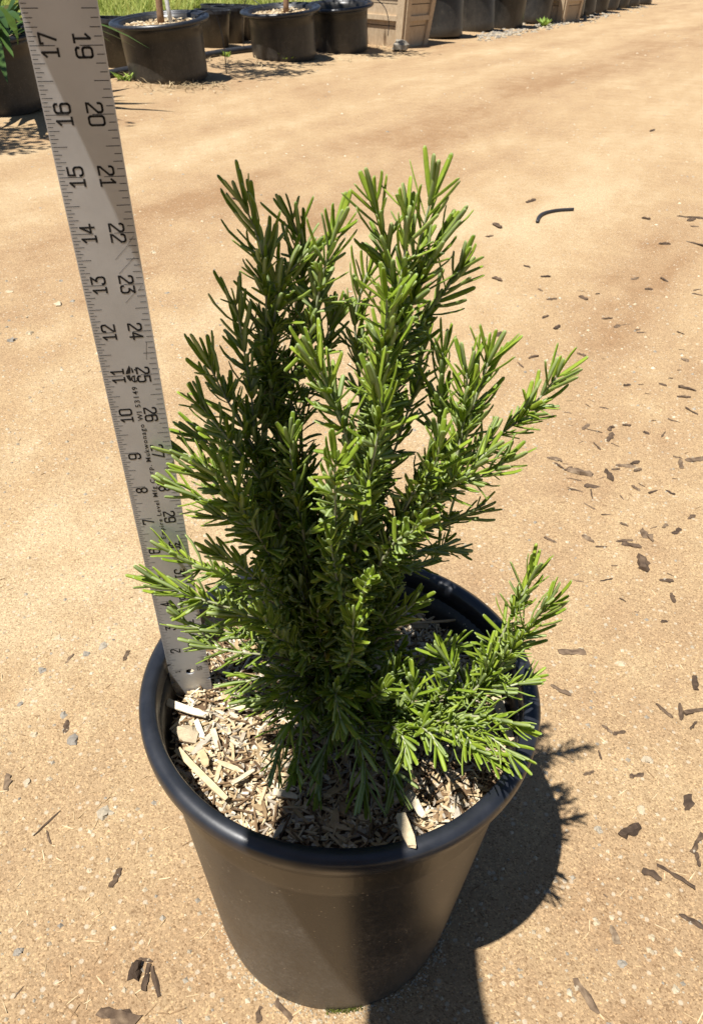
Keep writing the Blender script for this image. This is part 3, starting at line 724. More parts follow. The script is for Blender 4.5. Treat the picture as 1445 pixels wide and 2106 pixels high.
# inner shoots that fill the heart of the bush
r2 = random.Random(5)
for i in range(40):
    a = r2.uniform(0, 6.28); z1 = r2.uniform(11.6, 17.5); rad = r2.uniform(0.6, 2.6) * (1.1 if z1 < 15 else 0.72)
    if z1 < 13.5: rad *= 1.15
    tip = Vector((CX + rad * math.cos(a) * 1.1, CY + rad * math.sin(a) - 0.2, z1))
    mid = C0.lerp(tip, 0.5) + Vector((r2.uniform(-.4, .4), r2.uniform(-.4, .4), r2.uniform(0.1, .6)))
    shoot([C0 + Vector((r2.uniform(-.4, .4), r2.uniform(-.4, .4), 0)), mid, tip], leafy=0.3, young=0.35, ll=0.85, base_r=0.06, axil=0.25)
leaves.sort(key=lambda q: -q[0])
for s_, v, f, tn, P, br in leaves[:300]:
    b = MB(); b.add(v, f, tn); b.build('leaf', MAT['leaf'], br, tuple(P), smooth=True)
b = MB()
for s_, v, f, tn, P, br in leaves[300:]: b.add(v, f, tn)
b.build('foliage', MAT['leaf'], ros, (CX, CY, SOIL), smooth=True, kind='stuff')
print('leaves', len(leaves))

# ================================================================== POTS ALONG THE TRACK
FR, FH, FB = 11.7, 12.9, 9.3                              # big cans: rim radius, height, base radius
def big_can(loc, k=1.0, chips=True):
    e = empty('tree_pot', loc); e.rotation_euler = (R(4.0), R(-4.5), 0); x, y, z = loc
    fr, fh, fb = FR * k, FH * k, FB * k; w = fr - 2.1 * k
    b = MB(); pr = [(0, 0.1), (fb - 0.3, 0.0), (fb, 0.3)] + [(fb + (w - fb) * i / 6, 0.3 + (fh - 2.6 * k) * i / 6) for i in range(1, 7)] + [(w + 0.12, fh - 2.2 * k), (w + 0.15, fh - 0.6), (w - 0.15, fh - 0.6), (w - 0.5, fh - 2.2), (fb, 3), (0, 3)]
    b.add([(x + p[0], y + p[1], z + p[2]) for p in lathe(pr, 64)[0]], lathe(pr, 64)[1]); b.build('wall', MAT['far_wall'], e, loc, smooth=True)
    b = MB(); c0, q0 = fr - 0.66 * k, fh - 0.55 * k
    pr = [(c0 + 0.62 * k * math.cos(2 * math.pi * i / 12), q0 + 0.55 * k * math.sin(2 * math.pi * i / 12)) for i in range(12)]
    b.add([(x + p[0], y + p[1], z + p[2]) for p in lathe(pr, 64, closed=True)[0]], lathe(pr, 64, closed=True)[1])
    pr = [(w - 0.1, fh - 1.1 * k), (fr - 0.6 * k, fh - 0.9 * k), (fr - 0.6 * k, fh - 0.3 * k), (w - 0.1, fh - 0.4 * k)]
    vv, ff = lathe(pr, 64, closed=True); b.add([(x + p[0], y + p[1], z + p[2]) for p in vv], ff)
    b.build('rim', MAT['rim'], e, loc, smooth=True)
    if chips:
        b = MB(); zz = z + fh - 1.9 * k
        vv, ff = lathe([(0, 0.25), (w * 0.5, 0.3), (w - 0.3, 0)], 40); b.add([(x + p[0], y + p[1], zz + p[2]) for p in vv], ff, (0.45, 0, 0))
        for i in range(420):
            a = rng.uniform(0, 6.28); r_ = (w - 0.7) * math.sqrt(rng.random()); tn = min(1, max(0, rng.gauss(0.78, 0.18)))
            b.add(*chip(rng.uniform(0.6, 1.8), rng.uniform(0.2, 0.6), 0.15, rot3(rng.uniform(0, 6.28), rng.gauss(0, .2), rng.gauss(0, .3)), Vector((x + r_ * math.cos(a), y + r_ * math.sin(a), zz + 0.35 + rng.uniform(0, 0.2)))), (tn, 0, 0))
        b.build('mulch', MAT['chip'], e, loc, kind='stuff')
    return e
def on_ground(u, v, back=0.0):
    p = at_z(u, v, 0.0); p.y += back; p.z = gh(p.x, p.y) - 0.15; return p
def tree(loc, h, lean, crown_r, label, name='potted_tree', nleaf=900, lz=0.0):
    e = tag(empty(name, loc), label, 'tree'); x, y, z = loc
    pts = [(x, y, z), (x + lean[0] * h * .5, y + lean[1] * h * .5, z + h * .55), (x + lean[0] * h, y + lean[1] * h, z + h)]
    b = MB(); p = smooth_path(pts, 4); b.add(*tube(p, [0.85 - 0.5 * i / len(p) for i in range(len(p))], 8))
    top = p[-1]
    for i in range(9):
        q = p[int(len(p) * rng.uniform(0.5, 0.95))]; d = Vector((rng.uniform(-1, 1), rng.uniform(-1, 1), rng.uniform(0.3, 1))).normalized() * crown_r * 0.8
        b.add(*tube([q, q + d * .5 + Vector((0, 0, 1)), q + d], [0.35, 0.25, 0.1], 5))
    b.build('trunk', MAT['trunk'], e, loc, smooth=True)
    b = MB()
    cl = [top + Vector((rng.gauss(0, .5), rng.gauss(0, .5), rng.gauss(0, .45))) * crown_r for _ in range(26)]
    for i in range(nleaf):
        c = rng.choice(cl) + Vector((rng.gauss(0, 1), rng.gauss(0, 1), rng.gauss(0, 1))) * crown_r * 0.17
        d = Vector((rng.uniform(-1, 1), rng.uniform(-1, 1), rng.uniform(-1, .6))).normalized(); s = d.cross(Vector((rng.uniform(-1, 1), rng.uniform(-1, 1), 1))).normalized()
        L = rng.uniform(1.6, 3.0)
        b.add([tuple(c), tuple(c + d * L * .5 + s * L * .24), tuple(c + d * L), tuple(c + d * L * .5 - s * L * .24)], [(0, 1, 2, 3)], (rng.random(), 0, 0))
    b.build('crown', MAT['treeleaf'], e, loc)
    return e
pots = []
def put_can(u, v, label, k=1.0, chips=False):
    p = on_ground(u, v, FB * k * 0.97)
    if pots and not chips:
        o = copy_tree(proto_plain); o.location = Vector(p) * IN; kk_ = rng.uniform(.95, 1.04); o.scale = (kk_, kk_, 1.4 * rng.uniform(.92, 1.08)); o.rotation_euler = (R(rng.uniform(1, 5)), R(rng.uniform(-6, -2)), rng.uniform(0, 6))
    else:
        o = big_can(tuple(p), k, chips)
    tag(o, label, 'plant pot', 'black cans lined up along the dirt track'); pots.append(o); return p
c1 = put_can(333, 174, 'large black pot with pale chips, beside the tall ruler on the dirt track edge', chips=True)
c2 = put_can(580, 125, 'large black pot of chips between a small weed and the black pipe', chips=True)
proto_plain = big_can(tuple(on_ground(695, 108, FB)), 1.0, False)
tag(proto_plain, 'large dark pot standing against the left side of the wooden crate', 'plant pot', 'black cans lined up along the dirt track')
pots.append(proto_plain)
# the nearer cans to the left
cl_ = put_can(-38, 242, 'large black pot filled with dark strap-leaved plant', chips=True)
ORD = ['first', 'second', 'third', 'fourth', 'fifth', 'sixth', 'seventh', 'eighth', 'ninth', 'tenth', 'eleventh']
for i_, (u, v) in enumerate([(903, 82), (975, 67), (1033, 58), (1092, 49), (1168, 37), (1192, 32), (1218, 27), (1243, 22), (1266, 18), (1290, 14), (1315, 10)]):
    put_can(u, v, ORD[i_] + ' large black can beyond the weathered wooden crate with the rock')
tree((c1.x - 1.0, c1.y + 1.0, c1.z + FH - 2), 60, (-0.01, 0.0), 16, 'young tree trunk rising from the chip-filled pot beside the ruler')
tree((c2.x + 0.5, c2.y + 1.0, c2.z + FH - 2), 62, (0.01, 0.02), 15, 'young tree trunk in the chip-filled pot near the black pipe')
b = MB(); q = Vector((c1.x + 1.6, c1.y + 0.6, c1.z + FH - 2.2)); b.add(*tube([q, q + Vector((-0.6, 0.1, 4)), q + Vector((-2.4, 0.3, 22))], [0.55, 0.5, 0.4], 7))
tag(b.build('white_stake', MAT['white'], None, tuple(q), smooth=True), 'whitewashed stake leaning beside the brown trunk in the chip-filled pot', 'stake')
# a can further along to the left (its tree throws the dappled shade on the track)
pl = Vector((-92, 118, 0)); pl.z = gh(pl.x, pl.y) - 0.15
o = copy_tree(proto_plain); o.location = pl * IN; tag(o, 'black can under the leafy tree that shades the track', 'plant pot', 'black cans lined up along the dirt track')
tree((pl.x, pl.y, pl.z + FH - 2.5), 62, (0.06, 0.03), 15, 'leafy potted tree casting dappled shade on the track', nleaf=900)
# strap-leaved plant
e = tag(empty('strap_leaved_plant', (cl_.x, cl_.y, cl_.z + FH - 2)), 'dark green plant with long strap leaves spilling from a large pot', 'plant')
for i in range(70):
    a = rng.uniform(0, 6.28); L = rng.uniform(16, 30); el = rng.uniform(0.5, 1.3); W = rng.uniform(1.2, 2.2)
    P0 = Vector((cl_.x + 3 * math.cos(a), cl_.y + 3 * math.sin(a), cl_.z + FH - 2)); d = Vector((math.cos(a), math.sin(a), 0)); s = Vector((-math.sin(a), math.cos(a), 0))
    v = []; n = 8; tn = rng.random() * 0.6
    for k in range(n + 1):
        t_ = k / n; c = P0 + d * L * t_ * math.cos(el) * (1 + .2 * t_) + Vector((0, 0, L * (t_ * math.sin(el) - 0.62 * t_ * t_)))
        w = W * (0.5 + 1.2 * t_) * (1 - t_ ** 3) * 0.6
        v += [tuple(c - s * w + Vector((0, 0, .25 * w))), tuple(c), tuple(c + s * w + Vector((0, 0, .25 * w)))]
    f = [q for k in range(n) for q in ((k * 3, k * 3 + 1, k * 3 + 4, k * 3 + 3), (k * 3 + 1, k * 3 + 2, k * 3 + 5, k * 3 + 4))]
    b = MB(); b.add(v, f, (tn, 0, 0)); b.build('leaf', MAT['strap'], e, tuple(P0), smooth=True)
P0 = P_(0, 18, cl_.y - CY - 6); v = []                    # the pale leaf whose dry tip hangs over the wall
for k, (u_, v_, w) in enumerate([(-60, -8, .5), (0, 22, .8), (22, 45, .8), (32, 62, .35), (36, 78, .14), (37, 92, .04)]):
    c = P_(u_, v_, cl_.y - CY - 12.5); v += [tuple(c + Vector((-w, 0, -w * .5))), tuple(c + Vector((w, .2, w * .5)))]
b = MB(); b.add(v, [(2 * k, 2 * k + 1, 2 * k + 3, 2 * k + 2) for k in range(5)], (1.0, 0, 0)); b.build('leaf', MAT['strap'], e, v[0])

# wooden crates: tapered planter boxes with boards and battens
def crate(loc, az, wt, wb, h, label):
    e = tag(empty('wooden_crate', loc), label, 'crate', 'wooden planter crates in the row'); rot = Matrix.Rotation(az, 3, 'Z'); O = Vector(loc)
    nb = 4
    def wdt(z): return wb + (wt - wb) * z / h
    for side in range(4):
        q = Matrix.Rotation(side * math.pi / 2, 3, 'Z')
        for k in range(nb):
            z0, z1 = h * k / nb + 0.12, h * (k + 1) / nb - 0.12; v = []
            for t_ in (0, 0.9):
                for (z, s) in ((z0, -1), (z0, 1), (z1, 1), (z1, -1)):
                    hw = wdt(z) / 2
                    v.append(tuple(O + rot @ (q @ Vector((s * (hw - (0.9 if side % 2 else 0)), -hw + t_, z)))))
            b = MB(); b.add(v, [(0, 1, 2, 3), (7, 6, 5, 4), (0, 4, 5, 1), (1, 5, 6, 2), (2, 6, 7, 3), (3, 7, 4, 0)], (rng.random(), 0, 0)); b.build('board', MAT['crate'], e, v[0])
        for (c0, wid) in ((-0.5, 2.6), (0.5, 2.6)):       # corner battens
            v = []
            for t_ in (-0.8, -0.02):
                for (z, s) in ((0.0, -1), (0.0, 1), (h, 1), (h, -1)):
                    hw = wdt(z) / 2; xc = c0 * 2 * (hw - wid / 2); v.append(tuple(O + rot @ (q @ Vector((xc + s * wid / 2, -hw + t_, z)))))
            b = MB(); b.add(v, [(0, 1, 2, 3), (7, 6, 5, 4), (0, 4, 5, 1), (1, 5, 6, 2), (2, 6, 7, 3), (3, 7, 4, 0)], (rng.random(), 0, 0)); b.build('batten', MAT['crate'], e, v[0])
        for zc in (0.34, 0.66):
            v = []; z = h * zc; hw = wdt(z) / 2
            for t_ in (-0.75, -0.02):
                for (zz, s) in ((z - .7, -1), (z - .7, 1), (z + .7, 1), (z + .7, -1)): v.append(tuple(O + rot @ (q @ Vector((s * (hw - 2.7), -hw + t_, zz)))))
            b = MB(); b.add(v, [(0, 1, 2, 3), (7, 6, 5, 4), (0, 4, 5, 1), (1, 5, 6, 2), (2, 6, 7, 3), (3, 7, 4, 0)], (rng.random() * .5, 0, 0)); b.build('slat', MAT['crate'], e, v[0])
    v = [tuple(O + rot @ Vector((sx * wt * .46, sy * wt * .46, h - 2.5))) for sx, sy in ((-1, -1), (1, -1), (1, 1), (-1, 1))]
    b = MB(); b.add(v, [(0, 1, 2, 3)]); b.build('soil', MAT['soil'], e, v[0])
    return e
p = on_ground(826, 97); az = R(-33)
wb = 16.0; corner = Matrix.Rotation(az, 3, 'Z') @ Vector((wb / 2, -wb / 2, 0))
crate(tuple(Vector((p.x, p.y, p.z)) - corner), az, 21, wb, 25, 'weathered wooden crate of slatted boards with a grey rock at its foot')
p = on_ground(1138, 45); crate((p.x, p.y + 12, p.z), az, 24, 21, 27, 'brown wooden crate between black cans far along the row')

# small black pots in the grass behind
def small_pot(loc, r, h, label):
    e = tag(empty('small_pot', loc), label, 'plant pot', 'small black pots standing in the grass'); x, y, z = loc
    vv, ff = lathe([(0, 0.1), (r * .8, 0), (r * .95, h - .8), (r * .95, h - .7), (r * .88, h - .8), (r * .8, h - 1.2), (0, h - 1.2)], 28)
    b = MB(); b.add([(x + q[0], y + q[1], z + q[2]) for q in vv], ff); b.build('wall', MAT['far_wall'], e, loc, smooth=True)
    vv, ff = lathe([(r * .9, h - .9), (r, h - .9), (r, h), (r * .9, h)], 28, closed=True)
    b = MB(); b.add([(x + q[0], y + q[1], z + q[2]) for q in vv], ff); b.build('rim', MAT['rubber'], e, loc)
for (u, v, r_, h_) in [(236, 142, 5.6, 11), (437, 101, 5.6, 10), (470, 92, 5.6, 10), (490, 85, 5.6, 10), (510, 82, 5.6, 9.5), (448, 84, 5.6, 10)]:
    p = on_ground(u, v, 4); small_pot(tuple(p), r_, h_, 'small black nursery pot just behind the yardstick' if u < 300 else 'small black nursery pot in the weeds between the two chip-filled pots')

# irrigation pipe behind the row
pts = [on_ground(*q) for q in [(60, 196), (250, 158), (330, 140), (425, 121), (480, 112), (530, 105), (610, 96), (690, 84)]]
b = MB(); pth = smooth_path([tuple(Vector((q.x, q.y, gh(q.x, q.y) + 0.7))) for q in pts], 6); b.add(*tube(pth, [1.0] * len(pth), 10))
tag(b.build('irrigation_pipe', MAT['rubber'], None, tuple(pth[0]), smooth=True), 'black irrigation pipe lying behind the large cans', 'pipe')

for (q0, lab) in [([(c1.x + 13, c1.y + 6, .8), (c1.x + 12.6, c1.y + 5, 9), (c1.x + 10.5, c1.y + 4, 14.2), (c1.x + 5, c1.y + 1, 11.6)], 'thin black drip tube bent over the rim of the pot beside the ruler'),
                  ([(c2.x - 13, c2.y + 6, .8), (c2.x - 12.6, c2.y + 4, 9), (c2.x - 10.5, c2.y + 2, 14.2), (c2.x - 5, c2.y, 11.6)], 'thin black drip tube bent into the chip-filled pot near the pipe')]:
    pth = smooth_path(q0, 1.0); b = MB(); b.add(*tube(pth, [0.13] * len(pth), 6)); tag(b.build('drip_tube', MAT['rubber'], None, q0[0], smooth=True), lab, 'tube')
q0 = [at_y(*q) for q in [(768, -6, 292), (790, 14, 291), (799, 45, 290.5), (797, 74, 290)]]
pth = smooth_path(q0, 1.0); b = MB(); b.add(*tube(pth, [0.14] * len(pth), 6)); tag(b.build('drip_tube', MAT['rubber'], None, tuple(q0[0]), smooth=True), 'thin dark drip tube hanging down the front of the wooden crate', 'tube')
# grass behind the row
b = MB()
for i in range(34000):
    x, y = rng.uniform(-190, 60), 232 + 190 * rng.random() ** 1.4
    lim = 250 if x < -66 else 338 + max(0, x + 10) * 1.2
    if y < lim: continue
    h = rng.uniform(4, 13) * (0.5 + 0.9 * abs(nz(x, y, 30, 2.7)) + (0.3 if y > lim + 10 else 0)); a = rng.uniform(0, 6.28); l = rng.uniform(0.3, 1.3) * h
    P0 = Vector((x, y, gh(x, y) - .1)); d = Vector((math.cos(a), math.sin(a), 0)); s = Vector((-d.y, d.x, 0)) * rng.uniform(0.14, 0.30)
    m1 = P0 + d * l * .35 + Vector((0, 0, h * .6)); tp = P0 + d * l + Vector((0, 0, h))
    b.add([tuple(P0 - s), tuple(P0 + s), tuple(m1 + s * .8), tuple(m1 - s * .8), tuple(tp)], [(0, 1, 2, 3), (3, 2, 4)], (rng.random(), 0, 0))
g_ = b.build('grass', MAT['grass'], None, (0, 260, 0), kind='stuff'); tag(g_, 'bright green unmown grass behind the row of pots', 'grass')
b = MB()                                                  # dry straw at the feet of the cans
for (u, v, sp, n) in [(395, 176, 5, 140), (345, 182, 6, 60), (640, 118, 8, 90), (500, 130, 9, 60), (760, 97, 7, 50), (265, 160, 4, 60)]:
    c = on_ground(u, v)
    for i in range(n):
        x, y = c.x + rng.gauss(0, sp), c.y + rng.gauss(0, sp * .5); a = rng.uniform(0, 6.28); L = rng.uniform(1.5, 4.5); z = gh(x, y)
        d = Vector((math.cos(a), math.sin(a), rng.uniform(-.05, .45))); s = Vector((-d.y, d.x, 0)) * 0.09
        P0 = Vector((x, y, z + .05)); q = P0 + d * L * .5 + Vector((0, 0, .25)); e_ = P0 + d * L * .9 + Vector((0, 0, -.2))
        b.add([tuple(P0 - s), tuple(P0 + s), tuple(q + s), tuple(q - s), tuple(e_)], [(0, 1, 2, 3), (3, 2, 4)], (rng.random(), 0, 0))
tag(b.build('dry_straw', MAT['straw'], None, (0, 200, 0), kind='stuff'), 'dry straw gathered around the feet of the large cans', 'straw')
def weed(u, v, n, h, label):
    c = on_ground(u, v); e = tag(empty('weed', tuple(c)), label, 'weed')
    for i in range(n):
        a = rng.uniform(0, 6.28); L = h * rng.uniform(.5, 1.2); d = Vector((math.cos(a), math.sin(a), rng.uniform(.4, 1.6))).normalized(); s = Vector((-math.sin(a), math.cos(a), 0)) * L * .16
        P0 = c + Vector((rng.gauss(0, .6), rng.gauss(0, .6), 0)); m1 = P0 + d * L * .55; tp = P0 + d * L + Vector((d.x, d.y, -.4)) * L * .2
        b = MB(); b.add([tuple(P0), tuple(m1 + s), tuple(tp), tuple(m1 - s)], [(0, 1, 2, 3)], (rng.random(), 0, 0)); b.build('leaf', MAT['weed'], e, tuple(P0))
weed(592, 124, 34, 3.4, 'small yellow-green weed at the foot of the chip-filled pot by the pipe')
weed(468, 118, 16, 2.6, 'thin green weed beside the black pipe')
weed(1118, 55, 22, 4.5, 'green weed between the far cans')
weed(258, 168, 30, 2.6, 'low bright weed at the foot of the large pot beside the ruler')
# rock by the crate, gravel at the far edge
def rock(P, s, tn, rg=rng, flat=0.6):
    v = []; f = []; n, m = 8, 5; o = rg.uniform(0, 99)
    for j in range(m + 1):
        th = math.pi * j / m
        for i in range(n):
            a = 2 * math.pi * i / n; d = Vector((math.sin(th) * math.cos(a), math.sin(th) * math.sin(a), math.cos(th)))
            k = 1 + 0.7 * noise.noise(d * 1.5 + Vector((o, 0, 0))) + 0.3 * noise.noise(d * 3.1 + Vector((0, o, 0))); v.append((P[0] + d.x * k * s[0], P[1] + d.y * k * s[1], P[2] + d.z * k * s[2]))
    for j in range(m):
        for i in range(n): f.append((j * n + i, (j + 1) * n + i, (j + 1) * n + (i + 1) % n, j * n + (i + 1) % n))
    return v, f, (tn, 0, 0)
b = MB(); b.add(*rock(CLOD, (.36, .30, .14), .62)); b.build('soil_clod', MAT['stone'], mulch, tuple(CLOD))
p = on_ground(822, 103, 1.0); b = MB(); b.add(*rock((p.x, p.y, p.z + 1.5), (2.6, 2.2, 2.0), 0.3)); tag(b.build('rock', MAT['stone'], None, tuple(p), smooth=False), 'grey rock lying at the foot of the wooden crate', 'rock')
b = MB()
for i in range(700):
    t_ = rng.random() ** 1.3; u = 1000 + 330 * t_ + rng.gauss(0, 16); v = 74 - 62 * t_ + rng.gauss(0, 5)
    p = on_ground(u, max(2, v)); s = rng.uniform(0.3, 1.0); q = rock((p.x, p.y, p.z + s * .1), (s, s, s * .6), rng.uniform(0.05, 0.6))
    b.add(*q)
tag(b.build('gravel_edge', MAT['stone'], None, (60, 400, 0), kind='stuff'), 'grey gravel strewn along the feet of the far cans', 'gravel')

# ================================================================== LITTER ON THE DIRT
def bark_geo(L, W, T, rot, pos, bend, tn):
    v = []; n, m = rng.choice((4, 5, 6)), 7; o = rng.uniform(0, 99); a00 = rng.uniform(0, 6.28); cut0, cut1 = rng.uniform(.35, .95), rng.uniform(.25, .95); sk = rng.uniform(-.5, .5)
    for j in range(m):
        t_ = j / (m - 1); w = min(1, cut0 + t_ * 3) * min(1, cut1 + (1 - t_) * 3)
        for i in range(n):
            a = 2 * math.pi * i / n + a00; k = max(.25, 1 + 1.0 * noise.noise(Vector((t_ * 5 + o, math.cos(a) * 1.4, math.sin(a) * 1.4 + o))) + rng.uniform(-.12, .12))
            yy = math.cos(a) * W / 2 * w * k; zz = math.sin(a) * T / 2 * w * k
            p = Vector(((t_ - .5) * L + sk * yy * (1 if j in (0, m - 1) else .3), yy + bend * L * ((t_ - .5) ** 2 - .1) + 0.12 * W * noise.noise(Vector((t_ * 3 + o, 7, 0))), zz))
            v.append(tuple(rot @ p + pos))
    f = [tuple(range(n))[::-1], tuple(range((m - 1) * n, m * n))]
    for j in range(m - 1):
        for i in range(n): f.append((j * n + i, j * n + (i + 1) % n, (j + 1) * n + (i + 1) % n, (j + 1) * n + i))
    return v, f
def place_bark(u, v, L_px, ang, wr=0.28, tn=0.3, name='bark_chip', label=None, group=None, kind='bark', bend=0.15, th=0.7, cat='bark chip'):
    """a chip whose two ends are given in the picture; it lies on the ground"""
    dx, dy = math.cos(R(ang)) * L_px / 2, math.sin(R(ang)) * L_px / 2
    A, B = at_z(u - dx, v - dy), at_z(u + dx, v + dy); C = (A + B) / 2; d = B - A; L = min(d.length, 9)
    W = max(0.05, min(L * wr, 0.55)); T = W * rng.uniform(.25, .7)
    C.z = gh(C.x, C.y) + T * 0.22
    b = MB(); b.add(*bark_geo(L, W, T, rot3(math.atan2(d.y, d.x), rng.gauss(0, .05), rng.gauss(0, .2)), C, rng.uniform(-bend, bend), tn), (tn, 0, 0)); b.c = [(min(1, max(0, tn + rng.gauss(0, .13))), 0, 0) for _ in b.c]
    if label is None:
        label = ('slender ' if wr < .3 else 'stubby ') + ('nearly black' if tn < .2 else 'dark brown' if tn < .4 else 'greyish brown') + ' bark chip lying on the pale dirt'
        group = ('slender ' if wr < .3 else 'stubby ') + ('nearly black' if tn < .2 else 'dark brown' if tn < .4 else 'greyish brown') + ' bark chips scattered over the dirt'
    return tag(b.build(name, MAT[kind], None, tuple(C)), label, cat, group)
Z1 = [(505,805,50,20),(480,835,35,40),(580,850,60,10),(355,880,45,10),(520,1000,95,8),(615,1035,60,-60),(650,1085,60,20),(430,1070,35,-30),(535,1095,60,50),(270,1170,90,15),(350,1200,60,10),(360,1230,50,-20),(430,1260,150,5),(390,1300,90,12),
 (510,1345,110,10),(430,1375,160,10),(500,1400,60,80),(490,1470,80,35),(600,1525,80,0),(610,1280,80,60),(710,1220,120,0),(690,1420,45,50),(810,1340,45,20),(880,1380,60,-15),(985,1385,60,30),(1035,1165,60,10),(1050,1210,50,80),(1140,1180,110,-3),(1130,895,120,25),
 (1010,940,80,15),(1090,745,110,10),(1070,795,80,5),(940,715,50,15),(805,710,35,0),(850,770,40,10),(945,1020,40,-50),(840,1015,40,20),(885,935,30,0),(720,960,50,5),(620,980,40,-40),(465,975,50,-40),(480,1670,80,30),(560,1720,70,5),(700,1685,100,0),(840,1660,100,40),
 (745,1720,120,12),(590,1930,80,-10),(990,1895,50,30),(960,1930,80,5),(1000,2040,60,70),(690,2055,45,30),(245,1680,80,25),(420,1945,60,10),(880,1610,45,-15),(950,1600,35,-40),(215,55,60,0),(435,130,50,5),(255,185,60,-12),(600,290,65,-10),(710,325,70,-5),
 (815,375,55,3),(1055,385,50,15),(440,515,50,15),(140,540,60,-15),(335,490,25,0),(60,585,50,40),(1160,110,50,-15),(1160,140,60,10),(1060,490,40,5),(580,540,30,0),(1045,620,30,0),(990,675,30,0),(300,1210,60,30),(560,1290,50,-20),(650,1240,50,-10),(770,1200,50,-30)]
for (a, c, L, g_) in Z1: place_bark(1050 + a / 3.0076, 550 + c / 3.0076, L / 3.0076 * 1.05, g_ + rng.uniform(-6, 6), rng.choice((.10, .14, .2, .26, .32, .4)), rng.uniform(.05, .65))
Z2 = [(1320,40,90,85),(1390,35,110,-12),(1390,115,60,-50),(920,135,75,40),(985,155,70,-15),(880,280,50,70),(820,375,60,-20),(1230,35,120,40),(910,1045,30,30),(1080,390,80,-10),(1380,1190,170,30),(1160,935,120,25),(1410,850,80,80)]
for (a, c, L, g_) in Z2: place_bark(900 + a / 2.651, 1450 + c / 2.651, L / 2.651, g_, rng.uniform(.18, .35), rng.uniform(.1, .5))
U = 'single bark pieces on the dirt'
for (u, v, L, g_, wr, tn, lab) in [
  (1292, 1711, 46, -24, .38, .02, 'oval nearly black bark flake right of the pot shadow'),
  (1387, 1805, 92, 32, .12, .1, 'thin dark crooked twig on dirt at the right of the pot shadow'),
  (1412, 1653, 32, 95, .40, .05, 'small dark upright flake with a pale pebble touching it'),
  (1430, 1737, 45, -62, .2, .3, 'curved grey-brown twig right of the black bark flake'),
  (1262, 1925, 42, 68, .4, .85, 'pale grey wood sliver in the sunlit dirt below the leaf shadow'),
  (1203, 2052, 88, 57, .22, .6, 'long flat grey wood sliver near the shadow of the arm'),
  (1320, 1158, 26, 88, .6, .35, 'stubby brown bark plug standing alone on the dirt'),
  (1175, 1341, 56, 3, .30, .55, 'rolled tan bark log beside the right rosemary branch'),
  (1152, 1420, 48, 28, .24, .5, 'tan flat bark strip near the pot rim'),
  (240, 1806, 45, -62, .34, .3, 'ragged brown bark flake left of the pot wall'),
  (97, 1693, 76, -42, .09, .12, 'thin dark twig on the dirt left of the pot'),
  (101, 1722, 30, 72, .16, .4, 'short forked twig under the thin dark twig'),
  (16, 1611, 34, -84, .36, .6, 'tan bark sliver at the left of the grey pebbles'),
  (301, 2010, 58, -78, .26, .12, 'dark upright bark stick in the cluster left of the pot base'),
  (320, 2020, 64, 76, .16, .2, 'thin dark stick at the right of the bark cluster'),
  (243, 2091, 84, 14, .34, .35, 'thick brown bark roll below the bark cluster'),
  (40, 2040, 34, -52, .12, .3, 'tiny dark twig in the sand'),
  (140, 1360, 36, -50, .14, .65, 'pale splinter between grey pebbles'),
  (260, 1350, 22, -70, .3, .45, 'short brown chip near the pot rim'),
  (138, 1497, 26, -80, .4, .25, 'short dark chip above the large grey pebble'),
  (532, 2085, 40, -84, .30, .35, 'upright brown bark strip at the foot of the pot'),
  (583, 2078, 52, 52, .26, .4, 'slanted brown bark strip at the foot of the pot'),
  (300, 1975, 30, 10, .25, .3, 'small bark crumb above the bark cluster'),
  (1420, 441, 60, 3, .14, .15, 'dark twig lying across the wheel track'),
  (1425, 492, 62, 18, .10, .2, 'thin twig below the twig across the wheel track'),
  (1428, 1405, 30, 85, .3, .2, 'dark chip end beside the crossed bark pieces')]:
    place_bark(u, v, L, g_, wr, tn, label=lab, group=None, bend=0.14)
p = on_ground(275, 2012, 0.2); b = MB(); b.add(*rock((p.x, p.y, gh(p.x, p.y) + .12), (.22, .34, .22), 0.05)); tag(b.build('bark_lump', MAT['bark'], None, tuple(p)), 'rounded dark bark lump at the left of the bark cluster', 'bark chip')
# more loose chips, thinning out to the left
r3 = random.Random(21)
for i in range(50):
    if r3.random() < .8: u = r3.uniform(1010, 1445); v = r3.uniform(380, 1300)
    else: u = r3.uniform(380, 1440); v = r3.uniform(230, 520)
    if u < 1240 and 690 < v: continue
    place_bark(u, v, r3.uniform(9, 22), r3.uniform(-35, 35), r3.uniform(.25, .5), r3.uniform(.1, .6))
# rubber hose scrap on the track
pth = smooth_path([(lambda q: (q.x, q.y, gh(q.x, q.y) + 0.2))(at_z(*q)) for q in [(1103, 462), (1108, 450), (1122, 442), (1145, 437), (1177, 435)]], 0.3)
b = MB(); b.add(*tube(pth, [0.22] * len(pth), 10)); tag(b.build('hose_scrap', MAT['rubber'], None, tuple(pth[0]), smooth=True), 'short curved scrap of black hose lying on the wheel track', 'hose scrap')
